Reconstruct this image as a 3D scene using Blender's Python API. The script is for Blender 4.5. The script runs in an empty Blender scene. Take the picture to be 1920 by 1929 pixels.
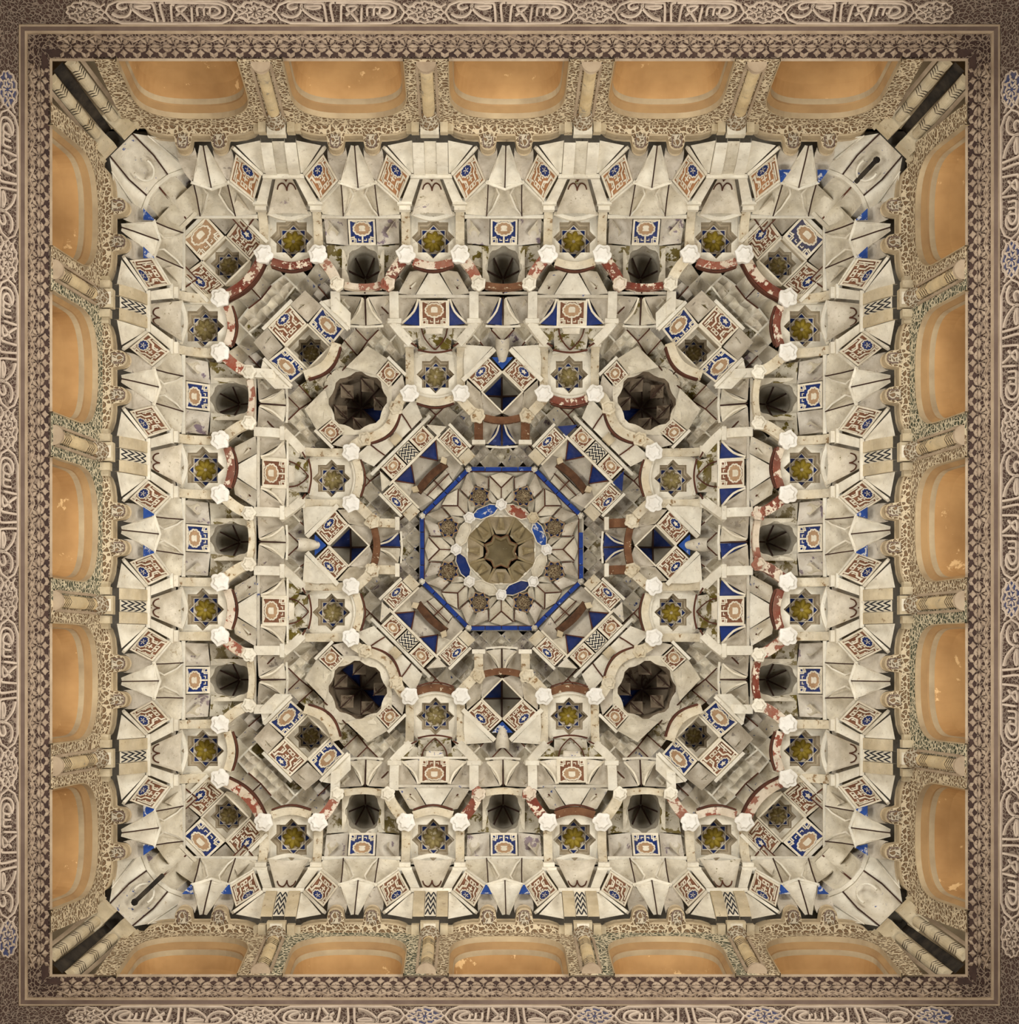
import bpy, math, random
from mathutils import Vector

# ------------------------------------------------------------------ camera, world, lights, exposure
SC = bpy.context.scene
COL = SC.collection
pi = math.pi

CAM = Vector((-0.185, 0.787, -10.0))          # visitor's camera on the hall floor, aimed straight up
cd = bpy.data.cameras.new('camera'); cam = bpy.data.objects.new('camera', cd); COL.objects.link(cam)
cam.location = CAM; cam.rotation_euler = (pi, 0, 0)
cd.sensor_width = 36; cd.sensor_height = 36; cd.sensor_fit = 'AUTO'
cd.lens = 36 * 3440 / 1929
cd.shift_x = (960 - 895) / 1929
cd.shift_y = (1246 - 964.5) / 1929
cd.clip_end = 100
SC.camera = cam

w = bpy.data.worlds.new('world'); SC.world = w; w.use_nodes = True
bg = w.node_tree.nodes['Background']
bg.inputs[0].default_value = (0.90, 0.93, 1.0, 1); bg.inputs[1].default_value = 0.12

def area(name, loc, target, size, power, color):
    l = bpy.data.lights.new(name, 'AREA'); l.shape = 'RECTANGLE'; l.size, l.size_y = size
    l.energy = power; l.color = color
    o = bpy.data.objects.new(name, l); COL.objects.link(o); o.location = loc
    o.rotation_euler = (Vector(target) - Vector(loc)).to_track_quat('-Z', 'Y').to_euler()
    return o
# daylight through the hall's arches on its four sides, far below the vault
area('daylight_arch_south', (0.4, 6.6, -6.6), (0, -0.5, 2.0), (5.0, 3.6), 590, (1.0, 0.985, 0.955))
area('daylight_arch_north', (0.0, -6.4, -6.6), (0, 0.5, 2.0), (5.0, 3.6), 680, (1.0, 0.98, 0.945))
area('daylight_arch_west', (-6.6, 0.2, -6.6), (0.5, 0, 2.0), (5.0, 3.6), 525, (1.0, 0.985, 0.955))
area('daylight_arch_east', (6.6, 0.2, -6.6), (-0.5, 0, 2.0), (5.0, 3.6), 710, (1.0, 0.965, 0.91))

SC.view_settings.view_transform = 'Standard'
SC.view_settings.look = 'None'
SC.view_settings.gamma = 1.0
SC.view_settings.use_curve_mapping = False
SC.view_settings.exposure = 0.0

# ------------------------------------------------------------------ materials
MATS = {}
def lin(c):
    return tuple(((x / 255) / 12.92 if x / 255 <= 0.04045 else ((x / 255 + 0.055) / 1.055) ** 2.4) for x in c) + (1,)

def mat(name, c1, c2=None, scale=9.0, stains=(), bump=0.25, rough=0.85, lines=None, bscale=60.0, metallic=0.0, tint=0.0, dirt=0.0):
    """plaster-like procedural surface: c1/c2 mottled, stains = [(colour, threshold, scale)], fine bump"""
    if name in MATS: return MATS[name]
    m = bpy.data.materials.new(name); m.use_nodes = True; MATS[name] = m
    nt = m.node_tree; N = nt.nodes; L = nt.links; N.clear()
    out = N.new('ShaderNodeOutputMaterial'); bs = N.new('ShaderNodeBsdfPrincipled')
    bs.inputs['Roughness'].default_value = rough; bs.inputs['Metallic'].default_value = metallic
    bs.inputs['Specular IOR Level'].default_value = 0.2
    L.new(bs.outputs[0], out.inputs[0])
    tc = N.new('ShaderNodeTexCoord'); oi = N.new('ShaderNodeObjectInfo')
    add = N.new('ShaderNodeVectorMath'); add.operation = 'ADD'
    mul = N.new('ShaderNodeVectorMath'); mul.operation = 'SCALE'; mul.inputs['Scale'].default_value = 37.0
    cmb = N.new('ShaderNodeCombineXYZ')
    for i in range(3): L.new(oi.outputs['Random'], cmb.inputs[i])
    L.new(cmb.outputs[0], mul.inputs[0]); L.new(tc.outputs['Object'], add.inputs[0]); L.new(mul.outputs[0], add.inputs[1])
    co = add.outputs[0]
    def noise(s, d=4.0, rgh=0.6):
        n = N.new('ShaderNodeTexNoise'); n.inputs['Scale'].default_value = s; n.inputs['Detail'].default_value = d
        n.inputs['Roughness'].default_value = rgh; L.new(co, n.inputs['Vector']); return n.outputs['Fac']
    def ramp(fac, a, b):
        r = N.new('ShaderNodeValToRGB'); L.new(fac, r.inputs[0]); e = r.color_ramp.elements
        e[0].position, e[1].position = a, b; return r
    def mix(fac, A, B):
        x = N.new('ShaderNodeMix'); x.data_type = 'RGBA'
        if hasattr(fac, 'links'): L.new(fac, x.inputs['Factor'])
        else: x.inputs['Factor'].default_value = fac
        for s, v in ((6, A), (7, B)):
            if hasattr(v, 'links'): L.new(v, x.inputs[s])
            else: x.inputs[s].default_value = v
        return x.outputs[2]
    col = lin(c1)
    if c2:
        col = mix(ramp(noise(scale), 0.35, 0.68).outputs[0], lin(c1), lin(c2))
    for k, (sc_, th, ss) in enumerate(stains):
        r = ramp(noise(ss, 5.0, 0.65), th, th + 0.03)
        col = mix(r.outputs[0], col, lin(sc_))
    if dirt:                                  # old grime: broad grey-brown blotches and fine flaking
        r = ramp(noise(5.5, 5.0, 0.7), .42, .70); r.color_ramp.elements[1].color = (dirt, dirt, dirt, 1)
        col = mix(r.outputs[0], col, lin((150, 138, 118)))
        r = ramp(noise(42, 4.0, 0.7), .60, .68); r.color_ramp.elements[1].color = (dirt * .9,) * 3 + (1,)
        col = mix(r.outputs[0], col, lin((138, 118, 92)))
    if tint:
        h = N.new('ShaderNodeHueSaturation'); L.new(col, h.inputs['Color']) if hasattr(col, 'links') else None
        mr = N.new('ShaderNodeMapRange'); mr.inputs['To Min'].default_value = 1 - tint; mr.inputs['To Max'].default_value = 1 + tint * .6
        L.new(oi.outputs['Random'], mr.inputs['Value']); L.new(mr.outputs[0], h.inputs['Value']); col = h.outputs[0]
    if hasattr(col, 'links'): L.new(col, bs.inputs['Base Color'])
    else: bs.inputs['Base Color'].default_value = col
    if bump:
        b = N.new('ShaderNodeBump'); b.inputs['Strength'].default_value = bump; b.inputs['Distance'].default_value = 0.006
        L.new(noise(bscale, 5), b.inputs['Height']); L.new(b.outputs[0], bs.inputs['Normal'])
    return m

def carved(name, hi, lo, scale=26.0, stretch=(1, 1, 1), dist=0.012, width=0.16):
    """carved stucco arabesque: pale interlaced strands over a darker painted ground, fine relief"""
    if name in MATS: return MATS[name]
    m = bpy.data.materials.new(name); m.use_nodes = True; MATS[name] = m
    nt = m.node_tree; N = nt.nodes; L = nt.links; N.clear()
    out = N.new('ShaderNodeOutputMaterial'); bs = N.new('ShaderNodeBsdfPrincipled')
    bs.inputs['Roughness'].default_value = 0.9; bs.inputs['Specular IOR Level'].default_value = 0.1
    L.new(bs.outputs[0], out.inputs[0])
    tc = N.new('ShaderNodeTexCoord'); mp = N.new('ShaderNodeMapping'); mp.inputs['Scale'].default_value = stretch
    L.new(tc.outputs['Object'], mp.inputs[0])
    ns = N.new('ShaderNodeTexNoise'); ns.inputs['Scale'].default_value = scale * .55; ns.inputs['Detail'].default_value = 1
    L.new(mp.outputs[0], ns.inputs[0])
    sub = N.new('ShaderNodeVectorMath'); sub.operation = 'SUBTRACT'; L.new(ns.outputs['Color'], sub.inputs[0]); sub.inputs[1].default_value = (.5, .5, .5)
    scl = N.new('ShaderNodeVectorMath'); scl.operation = 'SCALE'; scl.inputs['Scale'].default_value = 1.6 / scale; L.new(sub.outputs[0], scl.inputs[0])
    ad = N.new('ShaderNodeVectorMath'); ad.operation = 'ADD'; L.new(mp.outputs[0], ad.inputs[0]); L.new(scl.outputs[0], ad.inputs[1])
    v = N.new('ShaderNodeTexVoronoi'); v.feature = 'DISTANCE_TO_EDGE'; v.inputs['Scale'].default_value = scale; L.new(ad.outputs[0], v.inputs['Vector'])
    v2 = N.new('ShaderNodeTexVoronoi'); v2.feature = 'F1'; v2.inputs['Scale'].default_value = scale * 1.9; L.new(ad.outputs[0], v2.inputs['Vector'])
    r1 = N.new('ShaderNodeMapRange'); r1.inputs['From Min'].default_value = width * .55; r1.inputs['From Max'].default_value = width
    r1.inputs['To Min'].default_value = 1; r1.inputs['To Max'].default_value = 0; L.new(v.outputs['Distance'], r1.inputs['Value'])
    r2 = N.new('ShaderNodeMapRange'); r2.inputs['From Min'].default_value = .20; r2.inputs['From Max'].default_value = .30
    r2.inputs['To Min'].default_value = 1; r2.inputs['To Max'].default_value = 0; L.new(v2.outputs['Distance'], r2.inputs['Value'])
    mx = N.new('ShaderNodeMath'); mx.operation = 'MAXIMUM'; L.new(r1.outputs[0], mx.inputs[0]); L.new(r2.outputs[0], mx.inputs[1])
    n2 = N.new('ShaderNodeTexNoise'); n2.inputs['Scale'].default_value = 3.0; n2.inputs['Detail'].default_value = 4; L.new(tc.outputs['Object'], n2.inputs[0])
    tn = N.new('ShaderNodeMix'); tn.data_type = 'RGBA'; L.new(n2.outputs['Fac'], tn.inputs['Factor'])
    tn.inputs[6].default_value = lin(hi); tn.inputs[7].default_value = lin([x * .82 for x in hi])
    mc = N.new('ShaderNodeMix'); mc.data_type = 'RGBA'; L.new(mx.outputs[0], mc.inputs['Factor'])
    mc.inputs[6].default_value = lin(lo); L.new(tn.outputs[2], mc.inputs[7]); L.new(mc.outputs[2], bs.inputs['Base Color'])  # ground colour blends pigment with painted shade of the recesses
    b = N.new('ShaderNodeBump'); b.inputs['Strength'].default_value = 1.0; b.inputs['Distance'].default_value = dist
    L.new(mx.outputs[0], b.inputs['Height']); L.new(b.outputs[0], bs.inputs['Normal'])
    return m

OLIVE, PURP, BLU, RED = (104, 90, 34), (128, 112, 124), (44, 72, 138), (140, 62, 42)
def M(n): return MATS[n]
mat('plaster', (224, 215, 194), (204, 193, 168), 7, [((176, 160, 132), .66, 14)], .22, tint=.10, dirt=0.62)
mat('plaster_bright', (234, 227, 208), (220, 210, 188), 8, [((196, 176, 146), .68, 16)], .2, tint=.05, dirt=0.4)
mat('plaster_grey', (210, 200, 182), (188, 177, 157), 7, [((150, 140, 128), .64, 10)], .22, tint=.12, dirt=0.65)
mat('plaster_stained', (222, 212, 192), (198, 186, 162), 8, [(OLIVE, .645, 13), (PURP, .69, 7)], .25, tint=.10, dirt=0.6)
mat('plaster_olive', (214, 207, 188), (190, 180, 158), 9, [(OLIVE, .52, 12)], .25, dirt=0.6)
mat('plaster_violet', (216, 208, 192), (196, 186, 170), 8, [(PURP, .60, 9)], .22, tint=.06, dirt=0.6)
mat('plaster_blue_marks', (226, 217, 198), (208, 197, 174), 8, [(BLU, .63, 24)], .2, tint=.06, dirt=0.5)
mat('plaster_red', (222, 208, 188), (200, 182, 156), 9, [(RED, .50, 11)], .3, dirt=0.5)
mat('plaster_tan', (206, 190, 158), (182, 164, 130), 8, [((150, 128, 96), .66, 14)], .25, dirt=0.5)
mat('lintel_red', (126, 62, 44), (104, 50, 38), 12, [((222, 206, 182), .53, 18)], .3, dirt=0.3)
mat('lintel_cream', (222, 211, 186), (198, 182, 150), 10, [((142, 112, 76), .60, 20)], .35, dirt=0.55)
mat('lintel_brown', (120, 84, 58), (92, 60, 40), 14, [((206, 190, 160), .62, 30)], .35)
mat('brown_line', (92, 54, 38), (70, 40, 30), 12, bump=.1)
mat('dark_line', (66, 44, 34), (48, 32, 26), 12, bump=.1)
mat('blue', (30, 50, 108), (24, 40, 90), 14, [((70, 96, 160), .66, 22)], .15, dirt=0.12)
mat('blue_worn', (48, 84, 158), (38, 66, 132), 14, [((206, 204, 200), .57, 16)], .2)
mat('blue_ring', (38, 66, 142), (28, 50, 112), 16, [((150, 168, 200), .66, 26)], .2)
mat('tile_brown', (134, 92, 68), (108, 70, 50), 18, bump=.15)
mat('tile_orange', (176, 128, 88), (150, 104, 70), 18, bump=.15)
mat('tile_tan', (178, 146, 112), (156, 124, 92), 16, bump=.15)
mat('strap', (232, 222, 200), (212, 200, 174), 14, bump=.15, dirt=0.25)
mat('gold', (158, 136, 46), (120, 100, 30), 24, [((176, 160, 96), .66, 30)], .3, rough=.55)
mat('gold_faded', (160, 144, 96), (122, 106, 62), 24, [((196, 184, 154), .6, 30)], .35)
mat('coffer_ground', (204, 186, 154), (176, 156, 124), 24, bump=.3)
mat('coffer_wall', (196, 182, 156), (172, 156, 128), 12, bump=.2, dirt=0.4)
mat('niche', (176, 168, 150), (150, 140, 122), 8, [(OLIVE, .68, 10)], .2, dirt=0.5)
mat('niche_sooty', (150, 134, 112), (118, 102, 82), 8, [((92, 74, 58), .58, 9)], .25)  # darker brown plaster with noise patches, for the large niches
mat('white_boss', (240, 236, 226), (224, 217, 203), 9, [((214, 196, 178), .68, 18)], .3, dirt=0.12)  # whiter than the plaster: brightness of hanging nearest the light, painted in
carved('star_fine', (172, 152, 118), (92, 72, 52), 80, dist=.006)
mat('olive_shell', (178, 162, 124), (154, 136, 98), 9, [((206, 194, 160), .62, 9)], .3, dirt=0.5)
mat('wood_beam', (96, 66, 44), (66, 44, 30), 20, bump=.4)
mat('ink', (34, 34, 38), (48, 48, 52), 20, bump=.05)
mat('ochre', (188, 146, 94), (158, 118, 72), 2.6, [((222, 184, 130), .64, 7)], .12, rough=.75, bscale=24)
mat('ochre_band', (168, 134, 90), (148, 116, 78), 4, bump=.12)
mat('reveal', (176, 156, 122), (150, 130, 100), 5, bump=.15)
mat('shaft', (210, 188, 146), (186, 162, 120), 8, [((150, 138, 116), .62, 16)], .25, dirt=0.5)
mat('soot', (30, 26, 22), (60, 52, 42), 12, bump=.2)  # near-black for the iron rods and the shade painted in the corner slots
mat('fillet', (112, 94, 82), (94, 76, 66), 6, bump=.15)
mat('cream_edge', (174, 154, 128), (150, 130, 106), 8, bump=.2)
mat('letter', (190, 172, 152), (168, 150, 132), 9, bump=.2)
mat('frieze_leaf', (164, 144, 122), (138, 118, 98), 9, bump=.2)
mat('frieze_ground', (72, 54, 46), (54, 40, 36), 9, bump=.3)
mat('medallion_blue', (58, 64, 96), (84, 78, 88), 12, bump=.2)
mat('backing', (150, 142, 126), (128, 120, 104), 5, bump=.2)
carved('lattice', (226, 206, 170), (118, 94, 68), 36, width=.18)
carved('lattice_green', (222, 208, 174), (70, 74, 58), 36, width=.18)
mat('ledge', (190, 170, 136), (166, 146, 114), 8, [((140, 118, 90), .64, 14)], .25, dirt=0.5)
carved('band_carved', (140, 122, 106), (76, 58, 50), 44)
carved('band_frieze', (142, 122, 104), (60, 44, 38), 40)
carved('strap_fine', (200, 186, 160), (120, 96, 70), 34)

# ------------------------------------------------------------------ mesh builder.  Points are (u, b, z): along a wall, out from the vault's axis, up
class MB:
    def __init__(s): s.v = []; s.f = []; s.m = []
    def add(s, vs, fs, m=0):
        o = len(s.v); s.v += [tuple(p) for p in vs]
        for f in fs: s.f.append(tuple(i + o for i in f)); s.m.append(m)
        return s
    def quad(s, a, b, c, d, m=0): return s.add([a, b, c, d], [(0, 1, 2, 3)], m)
    def tri(s, a, b, c, m=0): return s.add([a, b, c], [(0, 1, 2)], m)
    def poly(s, p, m=0): return s.add(p, [tuple(range(len(p)))], m)
    def grid(s, fn, n, k, m=0):
        vs = [fn(i / n, j / k) for j in range(k + 1) for i in range(n + 1)]
        fs = [(j * (n + 1) + i, j * (n + 1) + i + 1, (j + 1) * (n + 1) + i + 1, (j + 1) * (n + 1) + i) for j in range(k) for i in range(n)]
        return s.add(vs, fs, m)
    def patch(s, a, b, c, d, sag=(0, 0, 0), n=5, m=0):
        return s.grid(bil(a, b, c, d, sag), n, n, m)
    def rib(s, pts, wd, h, m=0, wdir=None, cap=True):
        """bar of width wd along pts, lower face on pts, body going up by h"""
        P = [Vector(p) for p in pts]; n = len(P); vs = []
        for i, p in enumerate(P):
            t = (P[min(i + 1, n - 1)] - P[max(i - 1, 0)])
            W = Vector(wdir) if wdir else t.cross(Vector((0, 0, 1)))
            if W.length < 1e-6: W = Vector((1, 0, 0))
            W.normalize(); W *= wd / 2; H = Vector((0, 0, h))
            if wdir is None:
                nn = W.cross(t)
                if nn.length > 1e-9:
                    nn.normalize(); nn *= h
                    H = nn if nn.z * h > 0 else -nn
            vs += [p - W, p + W, p + W + H, p - W + H]
        fs = []
        for i in range(n - 1):
            o = 4 * i
            for k in range(4): fs.append((o + k, o + (k + 1) % 4, o + 4 + (k + 1) % 4, o + 4 + k))
        if cap: fs += [(0, 1, 2, 3), (4 * n - 4, 4 * n - 3, 4 * n - 2, 4 * n - 1)]
        return s.add(vs, fs, m)
    def prism(s, poly, z0, z1, m=0, top=False):
        n = len(poly); vs = [(p[0], p[1], z0) for p in poly] + [(p[0], p[1], z1) for p in poly]
        fs = [(i, (i + 1) % n, n + (i + 1) % n, n + i) for i in range(n)] + [tuple(range(n))]
        if top: fs.append(tuple(range(n, 2 * n)))
        return s.add(vs, fs, m)
    def rings(s, rings, m=0, cap0=False, cap1=False):
        n = len(rings[0]); vs = [p for r in rings for p in r]
        fs = [(j * n + i, j * n + (i + 1) % n, (j + 1) * n + (i + 1) % n, (j + 1) * n + i) for j in range(len(rings) - 1) for i in range(n)]
        if cap0: fs.append(tuple(range(n)))
        if cap1: fs.append(tuple(range((len(rings) - 1) * n, len(rings) * n)))
        return s.add(vs, fs, m)
    def mesh(s, name, mats, org=(0, 0, 0), smooth=False):
        me = bpy.data.meshes.new(name)
        me.from_pydata([(p[0] - org[0], -(p[1] - org[1]), p[2] - org[2]) for p in s.v], [], s.f)
        for m in mats: me.materials.append(MATS[m])
        if len(mats) > 1: me.polygons.foreach_set('material_index', s.m)
        if smooth: me.polygons.foreach_set('use_smooth', [True] * len(me.polygons))
        me.update(); return me

def bil(a, b, c, d, sag=(0, 0, 0)):
    a, b, c, d, g = map(Vector, (a, b, c, d, sag))
    def f(s, t):
        p = (a * (1 - s) + b * s) * (1 - t) + (d * (1 - s) + c * s) * t
        return p + g * (16 * s * (1 - s) * t * (1 - t)) ** .75
    return f

def obj(name, data, parent=None):
    o = bpy.data.objects.new(name, data); COL.objects.link(o)
    if parent: o.parent = parent
    return o
def tag(o, label=None, cat=None, group=None, kind=None):
    for k, v in (('label', label), ('category', cat), ('group', group), ('kind', kind)):
        if v: o[k] = v
    return o
def place(o, ang, org):
    """put an object authored around org=(u,b,z) on the side turned by ang quarter turns from the picture's top"""
    a = ang * pi / 2; x, y = org[0], -org[1]
    o.location = (x * math.cos(a) - y * math.sin(a), x * math.sin(a) + y * math.cos(a), org[2]); o.rotation_euler = (0, 0, a)
    return o
def root(name, ang, org): return place(obj(name, None), ang, org)
def copy_tree(o, parent=None):
    c = o.copy(); COL.objects.link(c)
    if parent: c.parent = parent
    for ch in list(o.children): copy_tree(ch, c)
    return c
SIDE = ['top', 'right', 'bottom', 'left']
CORNER = ['top right', 'bottom right', 'bottom left', 'top left']
P = 0.907; H = P / 2
BAYS = (-P, 0.0, P); COLS = (-1.5 * P, -.5 * P, .5 * P, 1.5 * P)
def nth(k, n, side):
    """which one of a row of n counted along the picture, for the element with index k in local order"""
    if side == 0: i = k
    elif side == 1: i = k
    else: i = n - 1 - k
    words_ = ['first', 'second', 'third', 'fourth', 'fifth']
    return words_[i] + (' from left' if side in (0, 2) else ' from top')

# ------------------------------------------------------------------ relief tiles
def ribbon_on(mb, f, pts, wd, h, m, closed=False):
    """raised strap of width wd (tile units) along pts in tile coordinates, on the surface f(s,t)->point"""
    n = len(pts); L_, R_ = [], []
    for i, (x, y) in enumerate(pts):
        if closed: a, b = pts[i - 1], pts[(i + 1) % n]
        else: a, b = pts[max(i - 1, 0)], pts[min(i + 1, n - 1)]
        dx, dy = b[0] - a[0], b[1] - a[1]; l = math.hypot(dx, dy) or 1
        nx, ny = -dy / l * wd / 2, dx / l * wd / 2
        if 0 < i < n - 1 or closed:
            d1 = (x - a[0], y - a[1]); l1 = math.hypot(*d1) or 1
            cs = abs((d1[0] * dx + d1[1] * dy) / (l1 * l)); k = 1 / max(cs, .6); nx *= k; ny *= k
        L_.append((x + nx, y + ny)); R_.append((x - nx, y - ny))
    def pt(q, hh):
        s_, t_ = (q[0] + 1) / 2, (q[1] + 1) / 2
        s_ = min(max(s_, 0), 1); t_ = min(max(t_, 0), 1)
        p = f(s_, t_); e = .02
        du = f(min(s_ + e, 1), t_) - f(max(s_ - e, 0), t_); dv = f(s_, min(t_ + e, 1)) - f(s_, max(t_ - e, 0))
        nn = du.cross(dv)
        if nn.length > 1e-12: nn.normalize()
        if nn.z > 0: nn = -nn
        return p + nn * hh
    vs = []
    for l, r in zip(L_, R_): vs += [pt(l, 0), pt(l, h), pt(r, h), pt(r, 0)]
    fs = []
    for i in range(n if closed else n - 1):
        a, b = 4 * i, 4 * ((i + 1) % n)
        for k in range(3): fs.append((a + k, a + k + 1, b + k + 1, b + k))
    mb.add(vs, fs, m)

def disc_on(mb, f, pts, h, m):
    tmp = []
    for q in pts:
        s_, t_ = (q[0] + 1) / 2, (q[1] + 1) / 2
        p = f(s_, t_); du = f(min(s_ + .02, 1), t_) - f(max(s_ - .02, 0), t_); dv = f(s_, min(t_ + .02, 1)) - f(s_, max(t_ - .02, 0))
        nn = du.cross(dv); nn.normalize()
        if nn.z > 0: nn = -nn
        tmp.append(p + nn * h)
    c = sum(tmp, Vector()) / len(tmp)
    n = len(tmp); mb.add(tmp + [c], [(i, (i + 1) % n, n) for i in range(n)], m)

def sq(cx, cy, r): return [(cx - r, cy - r), (cx + r, cy - r), (cx + r, cy + r), (cx - r, cy + r)]
def tile_medallion(a, b, c, d, sag, ground='blue', lift=0.0):
    """a,b lower edge (t=-1), d,c upper edge (t=+1).  Lobed medallion with a pale square and stepped corners"""
    mb = MB(); f = bil(a, b, c, d, sag); mb.grid(f, 6, 6, 0)
    h = .006
    ribbon_on(mb, f, sq(0, 0, .93), .13, h, 1, True)
    lob = [((.62 + .07 * abs(math.sin(6 * th))) * math.cos(th), .16 + (.52 + .06 * abs(math.sin(6 * th))) * math.sin(th)) for th in [2 * pi * i / 36 for i in range(36)]]
    disc_on(mb, f, lob, h * .35, 2)
    ribbon_on(mb, f, lob, .10, h, 1, True)
    disc_on(mb, f, [(-.25, -.04), (.25, -.04), (.25, .34), (.14, .44), (-.14, .44), (-.25, .34)], h * 1.3, 1)
    ribbon_on(mb, f, [(0, -.42), (0, -.92)], .12, h, 1)
    for sx in (-1, 1):
        ribbon_on(mb, f, sq(sx * .74, -.74, .12), .07, h, 1, True)
        ribbon_on(mb, f, [(sx * .50, -.92), (sx * .50, -.62), (sx * .62, -.62), (sx * .62, -.48), (sx * .92, -.48)], .08, h, 1)
        ribbon_on(mb, f, [(sx * .25, .92), (sx * .40, .74), (sx * .62, .80), (sx * .78, .92)], .08, h, 1)
        ribbon_on(mb, f, [(sx * .12, -.74), (sx * .30, -.74), (sx * .30, -.60)], .06, h, 1)
    return mb, [ground, 'strap', 'tile_tan']

def tile_kufic(a, b, c, d, sag, ground='tile_brown', accent='blue', flip=1):
    mb = MB(); f0 = bil(a, b, c, d, sag)
    f = (lambda s, t: f0(1 - s, t)) if flip < 0 else f0
    mb.grid(f, 6, 6, 0); h = .006
    ribbon_on(mb, f, sq(0, 0, .94), .11, h, 1, True)
    ros = [(.10 + (.42 + .06 * abs(math.sin(5 * th))) * math.cos(th), .44 + (.38 + .06 * abs(math.sin(5 * th))) * math.sin(th)) for th in [2 * pi * i / 30 for i in range(30)]]
    disc_on(mb, f, ros, h * .4, 2)
    ribbon_on(mb, f, ros, .07, h, 1, True)
    st = [((.10 + r_ * math.cos(th)), .44 + r_ * math.sin(th)) for i in range(10) for th, r_ in [(2 * pi * i / 10, .25 if i % 2 else .13)]]
    disc_on(mb, f, st, h, 1)
    ribbon_on(mb, f, [(-.92, .62), (-.55, .62), (-.55, .10), (-.30, -.15), (-.30, -.60)], .10, h, 1)
    ribbon_on(mb, f, [(-.76, .92), (-.76, .78), (-.40, .78)], .08, h, 1)
    ribbon_on(mb, f, [(.92, .55), (.70, .55), (.70, .05), (.45, -.20), (.45, -.60), (.72, -.60), (.72, -.92)], .10, h, 1)
    ribbon_on(mb, f, [(-.75, .40), (-.75, -.80)], .09, h, 1); ribbon_on(mb, f, [(.86, .38), (.86, -.80)], .06, h, 1); ribbon_on(mb, f, [(-.62, -.05), (-.62, -.86)], .06, h, 1); ribbon_on(mb, f, [(.58, -.05), (.58, -.50)], .05, h, 1)
    ribbon_on(mb, f, [(-.75, -.45), (-.52, -.25)], .08, h, 1)
    for x in (-.08, .20): ribbon_on(mb, f, sq(x, -.70, .10), .06, h, 1, True)
    ribbon_on(mb, f, [(.06, -.05), (.06, -.48)], .08, h, 1); ribbon_on(mb, f, [(-.12, -.30), (.26, -.30)], .08, h, 1)
    ribbon_on(mb, f, [(-.5, -.92), (-.5, -.70), (-.30, -.70)], .08, h, 1)
    for x, y in ((-.10, -.08), (.24, -.10), (.58, -.40)):
        disc_on(mb, f, [(x - .10, y), (x, y - .06), (x + .10, y), (x, y + .10)], h * .8, 1)
    return mb, [ground, 'strap', accent]

def tile_zigzag(a, b, c, d, n=4, cols=3):
    mb = MB(); f = bil(a, b, c, d); mb.grid(f, 2, 3, 0)
    for k in range(n):
        y = -1 + (2 * k + .9) / n
        pts = []
        for i in range(2 * cols + 1):
            pts.append((-.92 + 1.84 * i / (2 * cols), y + (.30 if i % 2 else -.14)))
        pts = [(x, max(-.96, min(.96, yy))) for x, yy in pts]
        ribbon_on(mb, f, pts, .56 / n, .003, 1)
    ribbon_on(mb, f, sq(0, 0, .97), .07, .004, 0, True)
    return mb, ['strap', 'ink']

def star_pts(R, c=(0, 0), rot=0.0, q=.765):
    return [(c[0] + (R if i % 2 == 0 else R * q) * math.sin(rot + i * pi / 8), c[1] + (R if i % 2 == 0 else R * q) * math.cos(rot + i * pi / 8)) for i in range(16)]

# ------------------------------------------------------------------ cornice bands below the opening
def band(mb, p0, p1, m=0, n=1):
    """sloping band along one side, mitred at the corners; p=(b,z)"""
    for i in range(n):
        a = [p0[k] + (p1[k] - p0[k]) * i / n for k in (0, 1)]; c = [p0[k] + (p1[k] - p0[k]) * (i + 1) / n for k in (0, 1)]
        mb.quad((-a[0], a[0], a[1]), (a[0], a[0], a[1]), (c[0], c[0], c[1]), (-c[0], c[0], c[1]), m)
FR0, FR1 = (2.512, -.012), (2.600, -.140)        # carved leaf frieze
IN0, IN1 = (2.642, -.176), (2.728, -.318)        # inscription band
def lerp2(p, q, t): return (p[0] + (q[0] - p[0]) * t, p[1] + (q[1] - p[1]) * t)

def on_band(p0, p1):
    """surface of a band as f(x along the wall, t across 0..1, height off it)"""
    d = Vector((0, p1[0] - p0[0], p1[1] - p0[1])); nrm = Vector((0, d.z, -d.y)).normalized()   # towards the room
    if nrm.y > 0: nrm = -nrm
    return lambda x, t, h=0: Vector((x, p0[0], p0[1])) + d * t + nrm * h

def flat_ribbon(mb, S, pts, wd, h, m=0, closed=False):
    """raised strap on a band; pts=(x metres, t across), wd metres"""
    n = len(pts); Ls = (Vector(S(0, 1)) - Vector(S(0, 0))).length; vs = []
    for i, (x, t) in enumerate(pts):
        a, b = (pts[i - 1], pts[(i + 1) % n]) if closed else (pts[max(i - 1, 0)], pts[min(i + 1, n - 1)])
        dx, dy = b[0] - a[0], (b[1] - a[1]) * Ls; l = math.hypot(dx, dy) or 1
        ox, oy = -dy / l * wd / 2, dx / l * wd / 2 / Ls
        vs += [S(x + ox, t + oy, 0), S(x + ox * .8, t + oy * .8, h), S(x - ox * .8, t - oy * .8, h), S(x - ox, t - oy, 0)]
    fs = []
    for i in range(n if closed else n - 1):
        a, b = 4 * i, 4 * ((i + 1) % n)
        for k in range(3): fs.append((a + k, a + k + 1, b + k + 1, b + k))
    if not closed: fs += [(0, 1, 2, 3), (4 * n - 4, 4 * n - 3, 4 * n - 2, 4 * n - 1)]
    mb.add(vs, fs, m)
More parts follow.
